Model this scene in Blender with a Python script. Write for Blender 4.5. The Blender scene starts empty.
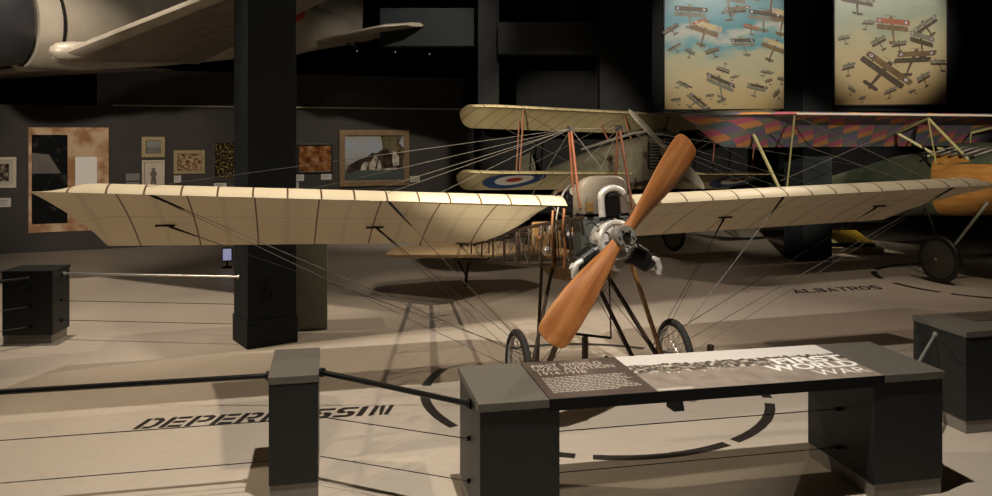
import bpy, bmesh, math, random
from mathutils import Vector, Matrix, Euler
random.seed(7)
C = bpy.context.scene.collection
PI = math.pi
R = math.radians
CAM_H, FPX, HZ = 2.35, 793.0, 132.0

def at(px, py, Y):
    """point at depth Y seen at a pixel of the 992x496 photograph (used only for laying out)"""
    return Vector(((px-496)/FPX*Y, Y, CAM_H-(py-HZ)/FPX*Y))
def onfloor(px, py, z=0.0):
    Y = FPX*(CAM_H-z)/(py-HZ)
    return Vector(((px-496)/FPX*Y, Y, z))

# ------------------------------------------------------------------ materials
def nodes(m):
    m.use_nodes = True
    return m.node_tree.nodes, m.node_tree.links
def mat(name, col, rough=.6, metal=0.0, var=0.0, scale=8.0, bump=0.0, spec=.5, stretch=None, coat=0.0):
    m = bpy.data.materials.new(name); n, l = nodes(m)
    b = n['Principled BSDF']
    b.inputs['Base Color'].default_value = (*col, 1); b.inputs['Roughness'].default_value = rough
    b.inputs['Metallic'].default_value = metal; b.inputs['Specular IOR Level'].default_value = spec
    b.inputs['Coat Weight'].default_value = coat
    if var or bump:
        tc = n.new('ShaderNodeTexCoord'); mp = n.new('ShaderNodeMapping'); nz = n.new('ShaderNodeTexNoise')
        nz.inputs['Scale'].default_value = scale; nz.inputs['Detail'].default_value = 5
        if stretch: mp.inputs['Scale'].default_value = stretch
        l.new(tc.outputs['Object'], mp.inputs['Vector']); l.new(mp.outputs['Vector'], nz.inputs['Vector'])
        if var:
            cr = n.new('ShaderNodeValToRGB')
            cr.color_ramp.elements[0].position = .3; cr.color_ramp.elements[1].position = .72
            cr.color_ramp.elements[0].color = (*[max(0, c*(1-var)) for c in col], 1)
            cr.color_ramp.elements[1].color = (*[min(1, c*(1+var)) for c in col], 1)
            l.new(nz.outputs['Fac'], cr.inputs['Fac']); l.new(cr.outputs['Color'], b.inputs['Base Color'])
        if bump:
            bp = n.new('ShaderNodeBump'); bp.inputs['Strength'].default_value = bump; bp.inputs['Distance'].default_value = .01
            l.new(nz.outputs['Fac'], bp.inputs['Height']); l.new(bp.outputs['Normal'], b.inputs['Normal'])
    return m

def math_node(n, l, op, a, b=None, c=None):
    x = n.new('ShaderNodeMath'); x.operation = op
    for i, v in enumerate((a, b, c)):
        if v is None: continue
        if isinstance(v, (int, float)): x.inputs[i].default_value = v
        else: l.new(v, x.inputs[i])
    return x.outputs[0]
def mixc(n, l, fac, a, b):
    x = n.new('ShaderNodeMix'); x.data_type = 'RGBA'
    if isinstance(fac, (int, float)): x.inputs[0].default_value = fac
    else: l.new(fac, x.inputs[0])
    for i, v in ((6, a), (7, b)):
        if isinstance(v, tuple): x.inputs[i].default_value = (*v, 1)
        else: l.new(v, x.inputs[i])
    return x.outputs[2]
def uvsep(n, l):
    tc = n.new('ShaderNodeTexCoord'); sp = n.new('ShaderNodeSeparateXYZ'); l.new(tc.outputs['UV'], sp.inputs[0])
    return tc, sp.outputs[0], sp.outputs[1]
def noise(n, l, tc_out, scale, detail=5, stretch=None):
    nz = n.new('ShaderNodeTexNoise'); nz.inputs['Scale'].default_value = scale; nz.inputs['Detail'].default_value = detail
    if stretch:
        mp = n.new('ShaderNodeMapping'); mp.inputs['Scale'].default_value = stretch
        l.new(tc_out, mp.inputs['Vector']); l.new(mp.outputs['Vector'], nz.inputs['Vector'])
    else: l.new(tc_out, nz.inputs['Vector'])
    return nz.outputs['Fac']
def ramp(n, l, fac, stops, const=False):
    cr = n.new('ShaderNodeValToRGB'); e = cr.color_ramp
    if const: e.interpolation = 'CONSTANT'
    while len(e.elements) < len(stops): e.elements.new(.5)
    for el, (p, c) in zip(e.elements, stops): el.position = p; el.color = (*c, 1)
    l.new(fac, cr.inputs['Fac']); return cr.outputs['Color']

def wing_fabric(name, col, dark, period, phase, w=.012, low=None, spar=(.6,)):
    """doped linen with stitched rib tapes: UV = (span in m, chord 0..1; lower side 2..3)"""
    m = bpy.data.materials.new(name); n, l = nodes(m); b = n['Principled BSDF']
    tc, u, v = uvsep(n, l); u = math_node(n, l, 'ABSOLUTE', u)
    def lines(per, ph, ww):
        f = math_node(n, l, 'ABSOLUTE', math_node(n, l, 'SUBTRACT', math_node(n, l, 'FRACT', math_node(n, l, 'ADD', math_node(n, l, 'DIVIDE', u, per), ph)), .5))
        return math_node(n, l, 'LESS_THAN', f, ww/per)
    top = lines(period, phase, w)
    nz = noise(n, l, tc.outputs['UV'], 3.0)
    base = mixc(n, l, nz, tuple(c*.86 for c in col), tuple(min(1, c*1.1) for c in col))
    if low:
        under = math_node(n, l, 'GREATER_THAN', v, 1.5)
        for sp in spar:
            sl = math_node(n, l, 'LESS_THAN', math_node(n, l, 'ABSOLUTE', math_node(n, l, 'SUBTRACT', v, sp+2)), .006)
            base = mixc(n, l, math_node(n, l, 'MULTIPLY', sl, .3), base, dark)
        faint = math_node(n, l, 'MULTIPLY', math_node(n, l, 'MULTIPLY', lines(low[0], low[1]+.5, .022), under), .13)
        base = mixc(n, l, faint, base, dark)
        strong = math_node(n, l, 'MULTIPLY', lines(low[0], low[1], w*.9), under)
        topm = math_node(n, l, 'MULTIPLY', top, math_node(n, l, 'SUBTRACT', 1.0, under))
        fac = math_node(n, l, 'MAXIMUM', strong, topm)
    else: fac = math_node(n, l, 'MULTIPLY', top, .7)
    l.new(mixc(n, l, fac, base, dark), b.inputs['Base Color']); b.inputs['Roughness'].default_value = .55
    b.inputs['Specular IOR Level'].default_value = .3
    return m

def wood(name, c1, c2, rough=.3, axis=(1, 1, 14), scale=3, coat=.4):
    m = bpy.data.materials.new(name); n, l = nodes(m); b = n['Principled BSDF']
    tc = n.new('ShaderNodeTexCoord')
    nz = noise(n, l, tc.outputs['Object'], scale, 6, axis)
    l.new(ramp(n, l, nz, [(.3, c1), (.7, c2)]), b.inputs['Base Color'])
    b.inputs['Roughness'].default_value = rough; b.inputs['Coat Weight'].default_value = coat; b.inputs['Coat Roughness'].default_value = .2
    return m

M = {}
M['floor'] = None
M['black'] = mat('black paint', (.007, .007, .0075), .7, spec=.15)
M['vinyl'] = mat('black vinyl', (.018, .014, .012), .55)
M['darkwall'] = mat('charcoal wall paint', (.038, .034, .031), .8, var=.12, scale=2)
M['beam'] = mat('dark steel paint', (.008, .009, .010), .7, var=.15, scale=3, spec=.15)
M['column'] = mat('blue black column paint', (.014, .018, .021), .6, var=.1, scale=3, spec=.12)
M['plinthgrey'] = mat('grey green plinth paint', (.24, .24, .20), .7, var=.1, scale=3)
M['console'] = mat('slate console laminate', (.013, .0155, .015), .45, var=.08, scale=12, spec=.3)
M['consoletop'] = mat('slate console top', (.098, .092, .079), .40, var=.06, scale=12)
M['kick'] = mat('brushed kick plinth', (.17, .155, .13), .45, var=.1, scale=6)
M['rail'] = mat('black handrail steel', (.02, .02, .02), .28, .6)
M['steel'] = mat('polished steel', (.60, .58, .54), .3, .7)
M['alu'] = mat('cast aluminium', (.66, .64, .60), .42, .35, var=.15, scale=20, bump=.15)
M['iron'] = mat('black iron', (.022, .021, .02), .42, .4, var=.2, scale=20)
M['iron2'] = mat('oiled grey iron', (.07, .065, .06), .4, .6, var=.2, scale=20)
M['hubgrey'] = mat('worn grey hub plate', (.22, .205, .18), .5, .2, var=.2, scale=20)
M['bipgrey'] = mat('drab grey fuselage fabric', (.17, .155, .115), .6, var=.15, scale=5)
M['wire'] = mat('rigging wire', (.10, .085, .07), .5, .2)
M['wirelight'] = mat('bright rigging wire', (.10, .09, .075), .7, 0, spec=.2)
M['cable'] = mat('barrier cable', (.035, .032, .03), .4, .5)
M['prop'] = wood('varnished propeller wood', (.40, .135, .035), (.58, .25, .08), .25, (2, 2, 9), 3.0, .5)
def blade_wood():
    m = bpy.data.materials.new('varnished propeller wood'); n, l = nodes(m); b = n['Principled BSDF']
    tc = n.new('ShaderNodeTexCoord')
    a_ = noise(n, l, tc.outputs['UV'], 1.0, 6, (5, 2.2, 1)); c_ = noise(n, l, tc.outputs['UV'], 1.0, 3, (1.2, 1.6, 1))
    f = math_node(n, l, 'ADD', math_node(n, l, 'MULTIPLY', a_, .6), math_node(n, l, 'MULTIPLY', c_, .4))
    l.new(ramp(n, l, f, [(.36, (.25, .085, .026)), (.50, (.38, .15, .048)), (.64, (.53, .25, .095))]), b.inputs['Base Color'])
    b.inputs['Roughness'].default_value = .28; b.inputs['Coat Weight'].default_value = .5; b.inputs['Coat Roughness'].default_value = .18
    return m
M['prop'] = blade_wood()
M['propdark'] = wood('dark grey propeller wood', (.36, .34, .28), (.52, .49, .42), .4, (2, 2, 8), 3, .2)
M['redwood'] = wood('red brown strut wood', (.12, .036, .017), (.19, .066, .034), .45, (6, 6, 1), 6, .2)
M['ash'] = wood('golden ash strut', (.26, .13, .04), (.40, .22, .08), .45, (6, 6, 1), 6, .2)
M['darkwood'] = wood('dark stained wood', (.026, .015, .008), (.055, .031, .017), .5, (6, 6, 1), 6, .1)
M['cowl'] = mat('grey beige cowling', (.21, .178, .14), .45, .15, var=.12, scale=6)
M['cowl2'] = mat('slate cowling', (.11, .118, .108), .5, .2, var=.15, scale=6)
M['rubber'] = mat('aged tyre rubber', (.026, .023, .02), .8, var=.2, scale=10)
M['copper'] = mat('copper tube', (.26, .11, .045), .5, .4)
M['tan'] = mat('brown leather', (.20, .11, .032), .55, var=.2, scale=8)
M['linen'] = wing_fabric('doped linen monoplane', (.58, .495, .345), (.09, .05, .023), .259, .353, .0075, (.518, .927))
M['linen2'] = wing_fabric('doped linen biplane', (.50, .42, .24), (.15, .11, .055), .33, .2, .012)
M['tail'] = mat('doped linen tail', (.55, .40, .23), .6, var=.1, scale=4)
M['gold'] = mat('gilt frame', (.25, .19, .095), .5, .2, var=.25, scale=30, bump=.3)
M['brownframe'] = mat('brown gilt frame', (.20, .13, .065), .5, .2, var=.25, scale=30)
M['blackframe'] = mat('black frame', (.02, .016, .013), .5)
M['cream'] = mat('cream frame', (.50, .44, .34), .6, var=.1)
M['mount'] = mat('picture mount', (.42, .38, .32), .8)
M['card'] = mat('white caption card', (.50, .48, .45), .7, var=.04, scale=20)
M['cardgrey'] = mat('grey caption card', (.16, .155, .15), .6)
M['whitepaint'] = mat('white print', (.78, .76, .73), .6)
M['paleprint'] = mat('pale print', (.42, .38, .33), .6)
M['brownpanel'] = mat('dark brown graphic panel', (.062, .046, .037), .42, var=.04)
M['blueR'] = mat('roundel blue', (.020, .055, .16), .6)
M['whiteR'] = mat('roundel white', (.66, .63, .57), .6)
M['redR'] = mat('roundel red', (.33, .035, .022), .6)
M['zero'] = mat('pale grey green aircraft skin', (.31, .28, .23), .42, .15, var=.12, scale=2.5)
M['zerowing'] = mat('dark mottled wing skin', (.15, .125, .10), .38, .35, var=.4, scale=3, stretch=(1, 3, 1))  # darker, mottled skin for the fighter wing behind its leading edge
M['zerocowl'] = mat('black engine cowl', (.016, .016, .019), .45, var=.2, scale=5)
M['olive'] = mat('olive strut paint', (.24, .23, .10), .5, var=.15, scale=8)
M['ply'] = wood('varnished plywood', (.20, .09, .02), (.30, .15, .036), .4, (1, 1, 6), 3, .3)
M['greendark'] = mat('dark green paint', (.035, .045, .028), .5, var=.2, scale=4)
M['disc'] = mat('olive wheel disc', (.055, .055, .038), .6, var=.2, scale=5)
M['yellow'] = mat('yellow painted fabric', (.62, .42, .035), .55, var=.15, scale=5)
M['beige'] = mat('beige plinth', (.30, .23, .14), .7, var=.1)
M['glass'] = mat('lamp glass', (.8, .8, .75), .2)
def emis(name, col, st):
    m = bpy.data.materials.new(name); n, l = nodes(m); b = n['Principled BSDF']
    b.inputs['Base Color'].default_value = (*col, 1); b.inputs['Emission Color'].default_value = (*col, 1); b.inputs['Emission Strength'].default_value = st
    return m
M['lamp'] = emis('lamp lens', (1, .86, .65), 1.2)

def floor_mat():
    m = bpy.data.materials.new('pale sealed concrete floor'); n, l = nodes(m); b = n['Principled BSDF']
    tc = n.new('ShaderNodeTexCoord')
    a = noise(n, l, tc.outputs['Object'], .8, 6); c = noise(n, l, tc.outputs['Object'], 14, 4)
    f = math_node(n, l, 'ADD', math_node(n, l, 'MULTIPLY', a, .7), math_node(n, l, 'MULTIPLY', c, .3))
    l.new(ramp(n, l, f, [(.3, (.42, .365, .30)), (.7, (.53, .465, .39))]), b.inputs['Base Color'])
    b.inputs['Roughness'].default_value = .42; b.inputs['Specular IOR Level'].default_value = .35
    return m
M['floor'] = floor_mat()
def lozenge_mat():
    m = bpy.data.materials.new('lozenge camouflage fabric'); n, l = nodes(m); b = n['Principled BSDF']
    tc, u, v = uvsep(n, l)
    a = math_node(n, l, 'FLOOR', math_node(n, l, 'ADD', math_node(n, l, 'MULTIPLY', u, 3.3), math_node(n, l, 'MULTIPLY', v, 3.8)))
    c = math_node(n, l, 'FLOOR', math_node(n, l, 'SUBTRACT', math_node(n, l, 'MULTIPLY', u, 3.3), math_node(n, l, 'MULTIPLY', v, 4.4)))
    k = math_node(n, l, 'FRACT', math_node(n, l, 'DIVIDE', math_node(n, l, 'ADD', math_node(n, l, 'MULTIPLY', a, 2), math_node(n, l, 'MULTIPLY', c, 1)), 5.0))
    cell = math_node(n, l, 'FRACT', math_node(n, l, 'ADD', k, .05))
    col = ramp(n, l, cell, [(0, (.09, .17, .175)), (.2, (.50, .11, .19)), (.4, (.17, .13, .26)), (.6, (.62, .28, .075)), (.8, (.17, .20, .16))], True)
    nz = noise(n, l, tc.outputs['UV'], 3)
    l.new(mixc(n, l, math_node(n, l, 'MULTIPLY', nz, .45), col, (.16, .10, .12)), b.inputs['Base Color']); b.inputs['Roughness'].default_value = .7
    return m
M['lozenge'] = lozenge_mat()
def sky_mat(name, stops, sc=3.0):
    m = bpy.data.materials.new(name); n, l = nodes(m); b = n['Principled BSDF']
    tc, u, v = uvsep(n, l)
    nz = noise(n, l, tc.outputs['UV'], sc, 6, (1, 1.6, 1))
    f = math_node(n, l, 'ADD', v, math_node(n, l, 'MULTIPLY', math_node(n, l, 'SUBTRACT', nz, .5), .55))
    l.new(ramp(n, l, f, stops), b.inputs['Base Color']); b.inputs['Roughness'].default_value = .38
    return m
M['sky1'] = sky_mat('painted teal sky', [(0, (.50, .37, .17)), (.28, (.50, .42, .24)), (.50, (.38, .38, .25)), (.60, (.09, .27, .30)), (.72, (.40, .40, .33)), (.80, (.05, .21, .26)), (1, (.12, .25, .28))])
M['sky2'] = sky_mat('painted cream sky', [(0, (.46, .31, .14)), (.35, (.50, .40, .22)), (.6, (.40, .36, .22)), (.78, (.26, .30, .22)), (1, (.32, .34, .27))])
def blot_mat(name, stops, sc, detail=8, rough=.6, stretch=None):
    m = bpy.data.materials.new(name); n, l = nodes(m); b = n['Principled BSDF']
    tc = n.new('ShaderNodeTexCoord')
    nz = noise(n, l, tc.outputs['UV'], sc, detail, stretch)
    l.new(ramp(n, l, nz, stops), b.inputs['Base Color']); b.inputs['Roughness'].default_value = .8; b.inputs['Specular IOR Level'].default_value = .12
    return m
M['pic_orange'] = blot_mat('orange garden painting', [(.35, (.05, .02, .01)), (.48, (.20, .07, .02)), (.58, (.28, .14, .05)), (.70, (.30, .27, .22))], 6)
M['pic_gold'] = blot_mat('black and gold speckle', [(.50, (.012, .009, .006)), (.56, (.10, .065, .02)), (.68, (.34, .24, .09))], 22, 3)
M['pic_camp'] = blot_mat('sepia camp painting', [(.36, (.06, .025, .012)), (.46, (.20, .11, .05)), (.54, (.36, .26, .15)), (.7, (.40, .32, .2))], 13, 6, .6, (1, 1.6, 1))
M['pic_sea'] = sky_mat('small grey green seascape', [(0, (.05, .055, .04)), (.45, (.035, .04, .03)), (.5, (.10, .11, .085)), (1, (.13, .145, .12))], 6)
M['pic_mono'] = blot_mat('brown figure drawing', [(.40, (.05, .035, .028)), (.5, (.20, .16, .13)), (.62, (.34, .30, .25))], 5)
M['pic_crowd'] = blot_mat('crowded sepia print', [(.42, (.03, .022, .016)), (.52, (.12, .09, .06)), (.64, (.3, .25, .2))], 12, 4)
M['photo_dark'] = blot_mat('dark workshop photograph', [(.56, (.004, .005, .006)), (.66, (.03, .03, .026)), (.8, (.16, .15, .12))], 4)
M['map'] = blot_mat('sepia map print', [(.40, (.33, .17, .085)), (.52, (.50, .33, .20)), (.56, (.55, .40, .26)), (.8, (.58, .44, .30))], 3, 6)
M['ship_sky'] = sky_mat('ship painting sky', [(0, (.045, .065, .06)), (.27, (.06, .085, .075)), (.33, (.26, .25, .22)), (.6, (.32, .33, .34)), (.8, (.30, .35, .42)), (1, (.32, .30, .26))], 4)
M['ship_smoke'] = blot_mat('ship painting smoke', [(.4, (.07, .055, .03)), (.6, (.17, .14, .08))], 5)
M['ship_rock'] = blot_mat('ship painting dark mass', [(.4, (.022, .015, .011)), (.58, (.06, .04, .028)), (.75, (.24, .2, .15))], 7)
M['ship_pale'] = blot_mat('ship painting pale spray', [(.35, (.20, .16, .12)), (.6, (.50, .46, .40))], 9)
M['p_brown'] = mat('painted brown plane', (.15, .09, .035), .5, var=.3, scale=6)
M['p_dark'] = mat('painted dark plane', (.065, .045, .022), .5, var=.3, scale=6)
M['p_cream'] = mat('painted cream plane', (.46, .36, .18), .5, var=.2, scale=6)
M['p_grey'] = mat('painted grey plane', (.16, .155, .11), .5, var=.3, scale=6)
M['p_red'] = mat('painted red plane', (.30, .09, .035), .5, var=.2, scale=6)
def ruins_mat():
    m = bpy.data.materials.new('panorama photograph print'); n, l = nodes(m); b = n['Principled BSDF']
    tc, u, v = uvsep(n, l)
    nz = noise(n, l, tc.outputs['UV'], 15, 8, (2.6, 1, 1)); n2 = noise(n, l, tc.outputs['UV'], 5, 5, (3.2, 1, 1))
    sky = (.60, .57, .545)
    ruin = ramp(n, l, nz, [(.40, (.03, .025, .02)), (.5, (.12, .10, .08)), (.57, (.30, .265, .23)), (.64, (.62, .58, .52))])
    ground = ramp(n, l, n2, [(.3, (.19, .155, .13)), (.7, (.31, .265, .225))])
    edge = math_node(n, l, 'ADD', v, math_node(n, l, 'MULTIPLY', math_node(n, l, 'SUBTRACT', nz, .5), .22))
    c = mixc(n, l, math_node(n, l, 'GREATER_THAN', edge, .47), ground, ruin)
    c = mixc(n, l, math_node(n, l, 'GREATER_THAN', edge, .70), c, sky)
    l.new(c, b.inputs['Base Color']); b.inputs['Roughness'].default_value = .4
    return m
M['ruins'] = ruins_mat()

# ------------------------------------------------------------------ mesh helper
class MB:
    def __init__(s): s.v = []; s.f = []; s.uv = []; s.mi = []; s.cur = 0
    def face(s, pts, uv=None):
        i = len(s.v); s.v += [Vector(p) for p in pts]; s.f.append(list(range(i, i+len(pts))))
        s.uv.append(uv or [(0, 0)]*len(pts)); s.mi.append(s.cur)
    def grid(s, rows, uvs=None, closed=False):
        i0 = len(s.v); m = len(rows[0])
        for r in rows: s.v += [Vector(p) for p in r]
        for a in range(len(rows)-1):
            for b in range(m if closed else m-1):
                b2 = (b+1) % m
                s.f.append([i0+a*m+b, i0+a*m+b2, i0+(a+1)*m+b2, i0+(a+1)*m+b])
                s.uv.append([uvs[a][b], uvs[a][b2], uvs[a+1][b2], uvs[a+1][b]] if uvs else [(0, 0)]*4)
                s.mi.append(s.cur)
        return i0
    def box(s, c, d, mtx=None):
        x, y, z = [k/2 for k in d]
        p = [Vector(q) for q in ((-x,-y,-z),(x,-y,-z),(x,y,-z),(-x,y,-z),(-x,-y,z),(x,-y,z),(x,y,z),(-x,y,z))]
        if mtx: p = [mtx @ q for q in p]
        p = [q+Vector(c) for q in p]; i = len(s.v); s.v += p
        for f in ((0,3,2,1),(4,5,6,7),(0,1,5,4),(1,2,6,5),(2,3,7,6),(3,0,4,7)):
            s.f.append([i+k for k in f]); s.uv.append([(0,0),(1,0),(1,1),(0,1)]); s.mi.append(s.cur)
        return s
    def tube(s, pts, r, n=8, caps=True, flat=1.0, up=None):
        pts = [Vector(p) for p in pts]; k = len(pts)
        rs = r if isinstance(r, (list, tuple)) else [r]*k
        rows = []; prev = None
        for i, p in enumerate(pts):
            t = (pts[min(i+1, k-1)]-pts[max(i-1, 0)]).normalized()
            a = up or (Vector((0, 0, 1)) if abs(t.z) < .95 else Vector((1, 0, 0)))
            if prev is not None and up is None: a = prev
            x = a - t*a.dot(t)
            if x.length < 1e-6: x = Vector((1, 0, 0)) - t*t.x
            x.normalize(); y = t.cross(x); prev = x
            rows.append([p + x*math.cos(2*PI*j/n)*rs[i] + y*math.sin(2*PI*j/n)*rs[i]*flat for j in range(n)])
        i0 = s.grid(rows, None, True)
        if caps:
            for row, rev in ((0, True), (k-1, False)):
                f = [i0+row*n+j for j in range(n)]
                s.f.append(f[::-1] if rev else f); s.uv.append([(0, 0)]*n); s.mi.append(s.cur)
        return s
    def lathe(s, prof, origin, axis, n=24, closed=False):
        """prof: (radius, distance along axis)"""
        ax = Vector(axis).normalized(); a = Vector((0, 0, 1)) if abs(ax.z) < .9 else Vector((1, 0, 0))
        x = (a-ax*a.dot(ax)).normalized(); y = ax.cross(x); o = Vector(origin)
        rows = [[o+ax*h+(x*math.cos(2*PI*j/n)+y*math.sin(2*PI*j/n))*max(r, 1e-4) for j in range(n)] for r, h in prof]
        if closed: rows.append(rows[0])
        s.grid(rows, None, True); return s
    def prism(s, poly, ext):
        ext = Vector(ext); a = [Vector(p) for p in poly]; b = [p+ext for p in a]
        s.face(a[::-1]); s.face(b)
        for i in range(len(a)):
            j = (i+1) % len(a); s.face([a[i], a[j], b[j], b[i]])
        return s
    def build(s, name, m, parent=None, smooth=False, bevel=0.0, weld=True):
        me = bpy.data.meshes.new(name)
        me.from_pydata([tuple(p) for p in s.v], [], s.f)
        uv = me.uv_layers.new(name='UVMap'); k = 0
        for fu in s.uv:
            for c in fu: uv.data[k].uv = c; k += 1
        ms = m if isinstance(m, (list, tuple)) else [m]
        for q in ms: me.materials.append(q)
        for p, i in zip(me.polygons, s.mi): p.material_index = min(i, len(ms)-1); p.use_smooth = smooth
        bm = bmesh.new(); bm.from_mesh(me)
        if weld: bmesh.ops.remove_doubles(bm, verts=bm.verts, dist=1e-5)
        bmesh.ops.recalc_face_normals(bm, faces=bm.faces)
        bm.to_mesh(me); bm.free()
        o = bpy.data.objects.new(name, me); C.objects.link(o)
        if parent: o.parent = parent
        if bevel:
            b = o.modifiers.new('bevel', 'BEVEL'); b.width = bevel; b.segments = 2; b.limit_method = 'ANGLE'
        if smooth and not bevel:
            try:
                e = o.modifiers.new('edges', 'EDGE_SPLIT'); e.split_angle = R(40)
            except Exception: pass
        return o
def tag(o, label=None, cat=None, group=None, kind=None):
    for k, v in (('label', label), ('category', cat), ('group', group), ('kind', kind)):
        if v: o[k] = v
    return o
def empty(name, loc, rz=0, label=None, cat=None, group=None, kind=None):
    o = bpy.data.objects.new(name, None); C.objects.link(o); o.location = loc; o.rotation_euler = (0, 0, rz)
    o.empty_display_size = .2
    return tag(o, label, cat, group, kind)
def struct(o): o['kind'] = 'structure'; return o
def bx(name, c, d, m, parent=None, rz=0, bevel=0.0):
    return MB().box(c, d, Matrix.Rotation(rz, 3, 'Z') if rz else None).build(name, m, parent, bevel=bevel)
def ring_pts(c, r, a0, a1, n): return [Vector((c[0]+r*math.cos(a0+(a1-a0)*i/n), c[1]+r*math.sin(a0+(a1-a0)*i/n), 0)) for i in range(n+1)]

# ------------------------------------------------------------------ camera
cam = bpy.data.cameras.new('camera'); co = bpy.data.objects.new('camera', cam); C.objects.link(co)
co.location = (0, 0, CAM_H); co.rotation_euler = (R(90), 0, 0)
cam.sensor_width = 36; cam.lens = 36*FPX/992; cam.shift_y = -(248-HZ)/992; cam.clip_end = 200
bpy.context.scene.camera = co

# ------------------------------------------------------------------ setting
struct(MB().box((0, 10, -.05), (40, 34, .1)).build('floor', M['floor']))
struct(bx('ceiling', (0, 10, 8.05), (40, 34, .1), M['black']))
struct(bx('wall_left', (-14, 10, 4), (.2, 34, 8), M['darkwall']))
struct(bx('wall_right', (19, 10, 4), (.2, 34, 8), M['beam']))
struct(bx('wall_front', (0, -6.9, 4), (40, .2, 8), M['beam']))
struct(bx('wall_rear', (0, 26.9, 4), (40, .2, 8), M['black']))
# picture wall: recedes to the right at 22 degrees
WA = at(113, 106, 16.0); WYAW = R(22.0)
wu = Vector((math.cos(WYAW), math.sin(WYAW), 0)); wn = Vector((math.sin(WYAW), -math.cos(WYAW), 0))
def wallpt(px, py, off=0.0):
    """point of the picture wall seen at that pixel"""
    d = Vector(((px-496)/FPX, 1, -(py-HZ)/FPX)); o = Vector((0, 0, CAM_H)); p0 = Vector((WA.x, WA.y, 0))
    t = (p0-o).dot(wn)/d.dot(wn); q = o+d*t
    return q+wn*off
a = wallpt(-160, 200); b = wallpt(474, 200)
def wallbox(name, pa, pb, z0, z1, th, off, m):
    pa = Vector((pa.x, pa.y, 0)); pb = Vector((pb.x, pb.y, 0))
    f = MB(); q = [pa+wn*off, pb+wn*off, pb+wn*(off-th), pa+wn*(off-th)]
    f.prism([Vector((p.x, p.y, z0)) for p in q], (0, 0, z1-z0)); return f.build(name, m)
struct(wallbox('wall_back', a, b, 0, 2.88, .3, 0, M['darkwall']))
struct(wallbox('trim_1', wallpt(97, 90), wallpt(463, 90), 2.88, 3.62, .25, .02, M['darkwall']))
struct(wallbox('trim_2', wallpt(113, 106), wallpt(463, 106), 2.875, 2.90, .05, .06, M['cream']))
# dark bulkheads right of the picture wall
struct(bx('trim_3', (1.0, 23.2, 1.9), (5.6, .2, 3.8), M['beam']))
# wall that carries the two large paintings, coming nearer to the right
PW = R(-10); pu = Vector((math.cos(PW), math.sin(PW), 0)); pn = Vector((math.sin(PW), -math.cos(PW), 0))
P0 = at(664, 109, 18.6)
def pwall(px, py, off=0.0):
    d = Vector(((px-496)/FPX, 1, -(py-HZ)/FPX)); o = Vector((0, 0, CAM_H)); p0 = Vector((P0.x, P0.y, 0))
    t = (p0-o).dot(pn)/d.dot(pn); return o+d*t+pn*off
a = pwall(596, 100); b = pwall(1250, 100)
q = [Vector((p.x, p.y, 2.82)) for p in (a-pn*.05, b-pn*.05, b-pn*.35, a-pn*.35)]
struct(MB().prism(q, (0, 0, 5.18)).build('wall_upper', M['beam']))
struct(bx('wall_far', (9, 21.5, 2.0), (20, .2, 4), M['beam']))
# beams and posts of the dark upper structure
def beam(n, px0, px1, y0, y1, Y, m='beam', th=.4):
    p = at(px0, y1, Y); q2 = at(px1, y0, Y)
    return struct(bx('trim_%d' % n, ((p.x+q2.x)/2, Y+th/2, (p.z+q2.z)/2), (q2.x-p.x, th, q2.z-p.z), M[m]))
beam(4, 380, 480, 8, 46, 15.6, 'column'); beam(5, 498, 640, 22, 54, 15.0); beam(6, 478, 499, -160, 108, 15.2); beam(7, 600, 652, -160, 113, 14.9)
beam(8, 560, 578, -160, 22, 15.2, 'black'); beam(9, 613, 626, -160, 24, 14.8, 'black'); beam(10, 300, 478, -140, -20, 16)
# unseen panel added under the ceiling to shade the floor beyond it
BK = [Vector((-.95, 5.05, 5.0)), Vector((4.2, 7.72, 5.0))]
bn = Vector((-.454, .891, 0))
struct(MB().prism([BK[0], BK[1], BK[1]+bn*.15, BK[0]+bn*.15], (0, 0, 3.0)).build('trim_11', M['beam']))
# big square column standing left of the monoplane
CY = R(35)
cu = Vector((math.cos(CY), math.sin(CY), 0)); cv = Vector((-math.sin(CY), math.cos(CY), 0))
c0 = onfloor(247, 350)
def column(name, c0, u, v, w, d, z0, z1, m):
    p = [c0, c0+u*w, c0+u*w+v*d, c0+v*d]
    return MB().prism([Vector((k.x, k.y, z0)) for k in p], (0, 0, z1-z0)).build(name, m)
col = struct(empty('column', c0+Vector((0, 0, 0))))
def colpart(name, w, d, g, z0, z1, m):
    f = MB(); p = [(-g, -g), (w+g, -g), (w+g, d+g), (-g, d+g)]
    f.prism([Vector((cu.x*x+cv.x*y, cu.y*x+cv.y*y, z0)) for x, y in p], (0, 0, z1-z0)); return f.build(name, m, col, bevel=.006)
colpart('shaft', .57, .52, -.012, .30, 8.0, M['column'])
colpart('base_cladding', .57, .52, 0, 0, .30, M['column'])
f = MB()
ctr = cu*.27
for (x, z, w, h) in ((.20, .62, .006, .21), (.235, .725, .07, .006), (.235, .515, .07, .006), (.27, .56, .006, .09), (.235, .605, .07, .006)):
    f.box(cu*(x) + Vector((0, 0, z)) - cv*.0+cv*.010, (w, .01, h), Matrix.Rotation(CY, 3, 'Z'))
f.build('access_hatch', M['black'], col)
# pale plinth box standing behind the column
p = onfloor(312, 338)
pl = MB().box((0, 0, .62), (.50, .5, 1.24), Matrix.Rotation(R(12), 3, 'Z')).build('plinth', M['plinthgrey'], bevel=.008)
pl.location = (-2.30, 9.62, 0)
tag(pl, 'pale grey green upright box plinth standing directly behind the dark column', 'plinth')
# far column between the two large paintings
p = onfloor(808, 262)
fc = struct(MB().box((p.x+.13, p.y+.35, 4), (.60, .6, 8), Matrix.Rotation(R(14), 3, 'Z')).build('column', M['column'], bevel=.01))

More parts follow.
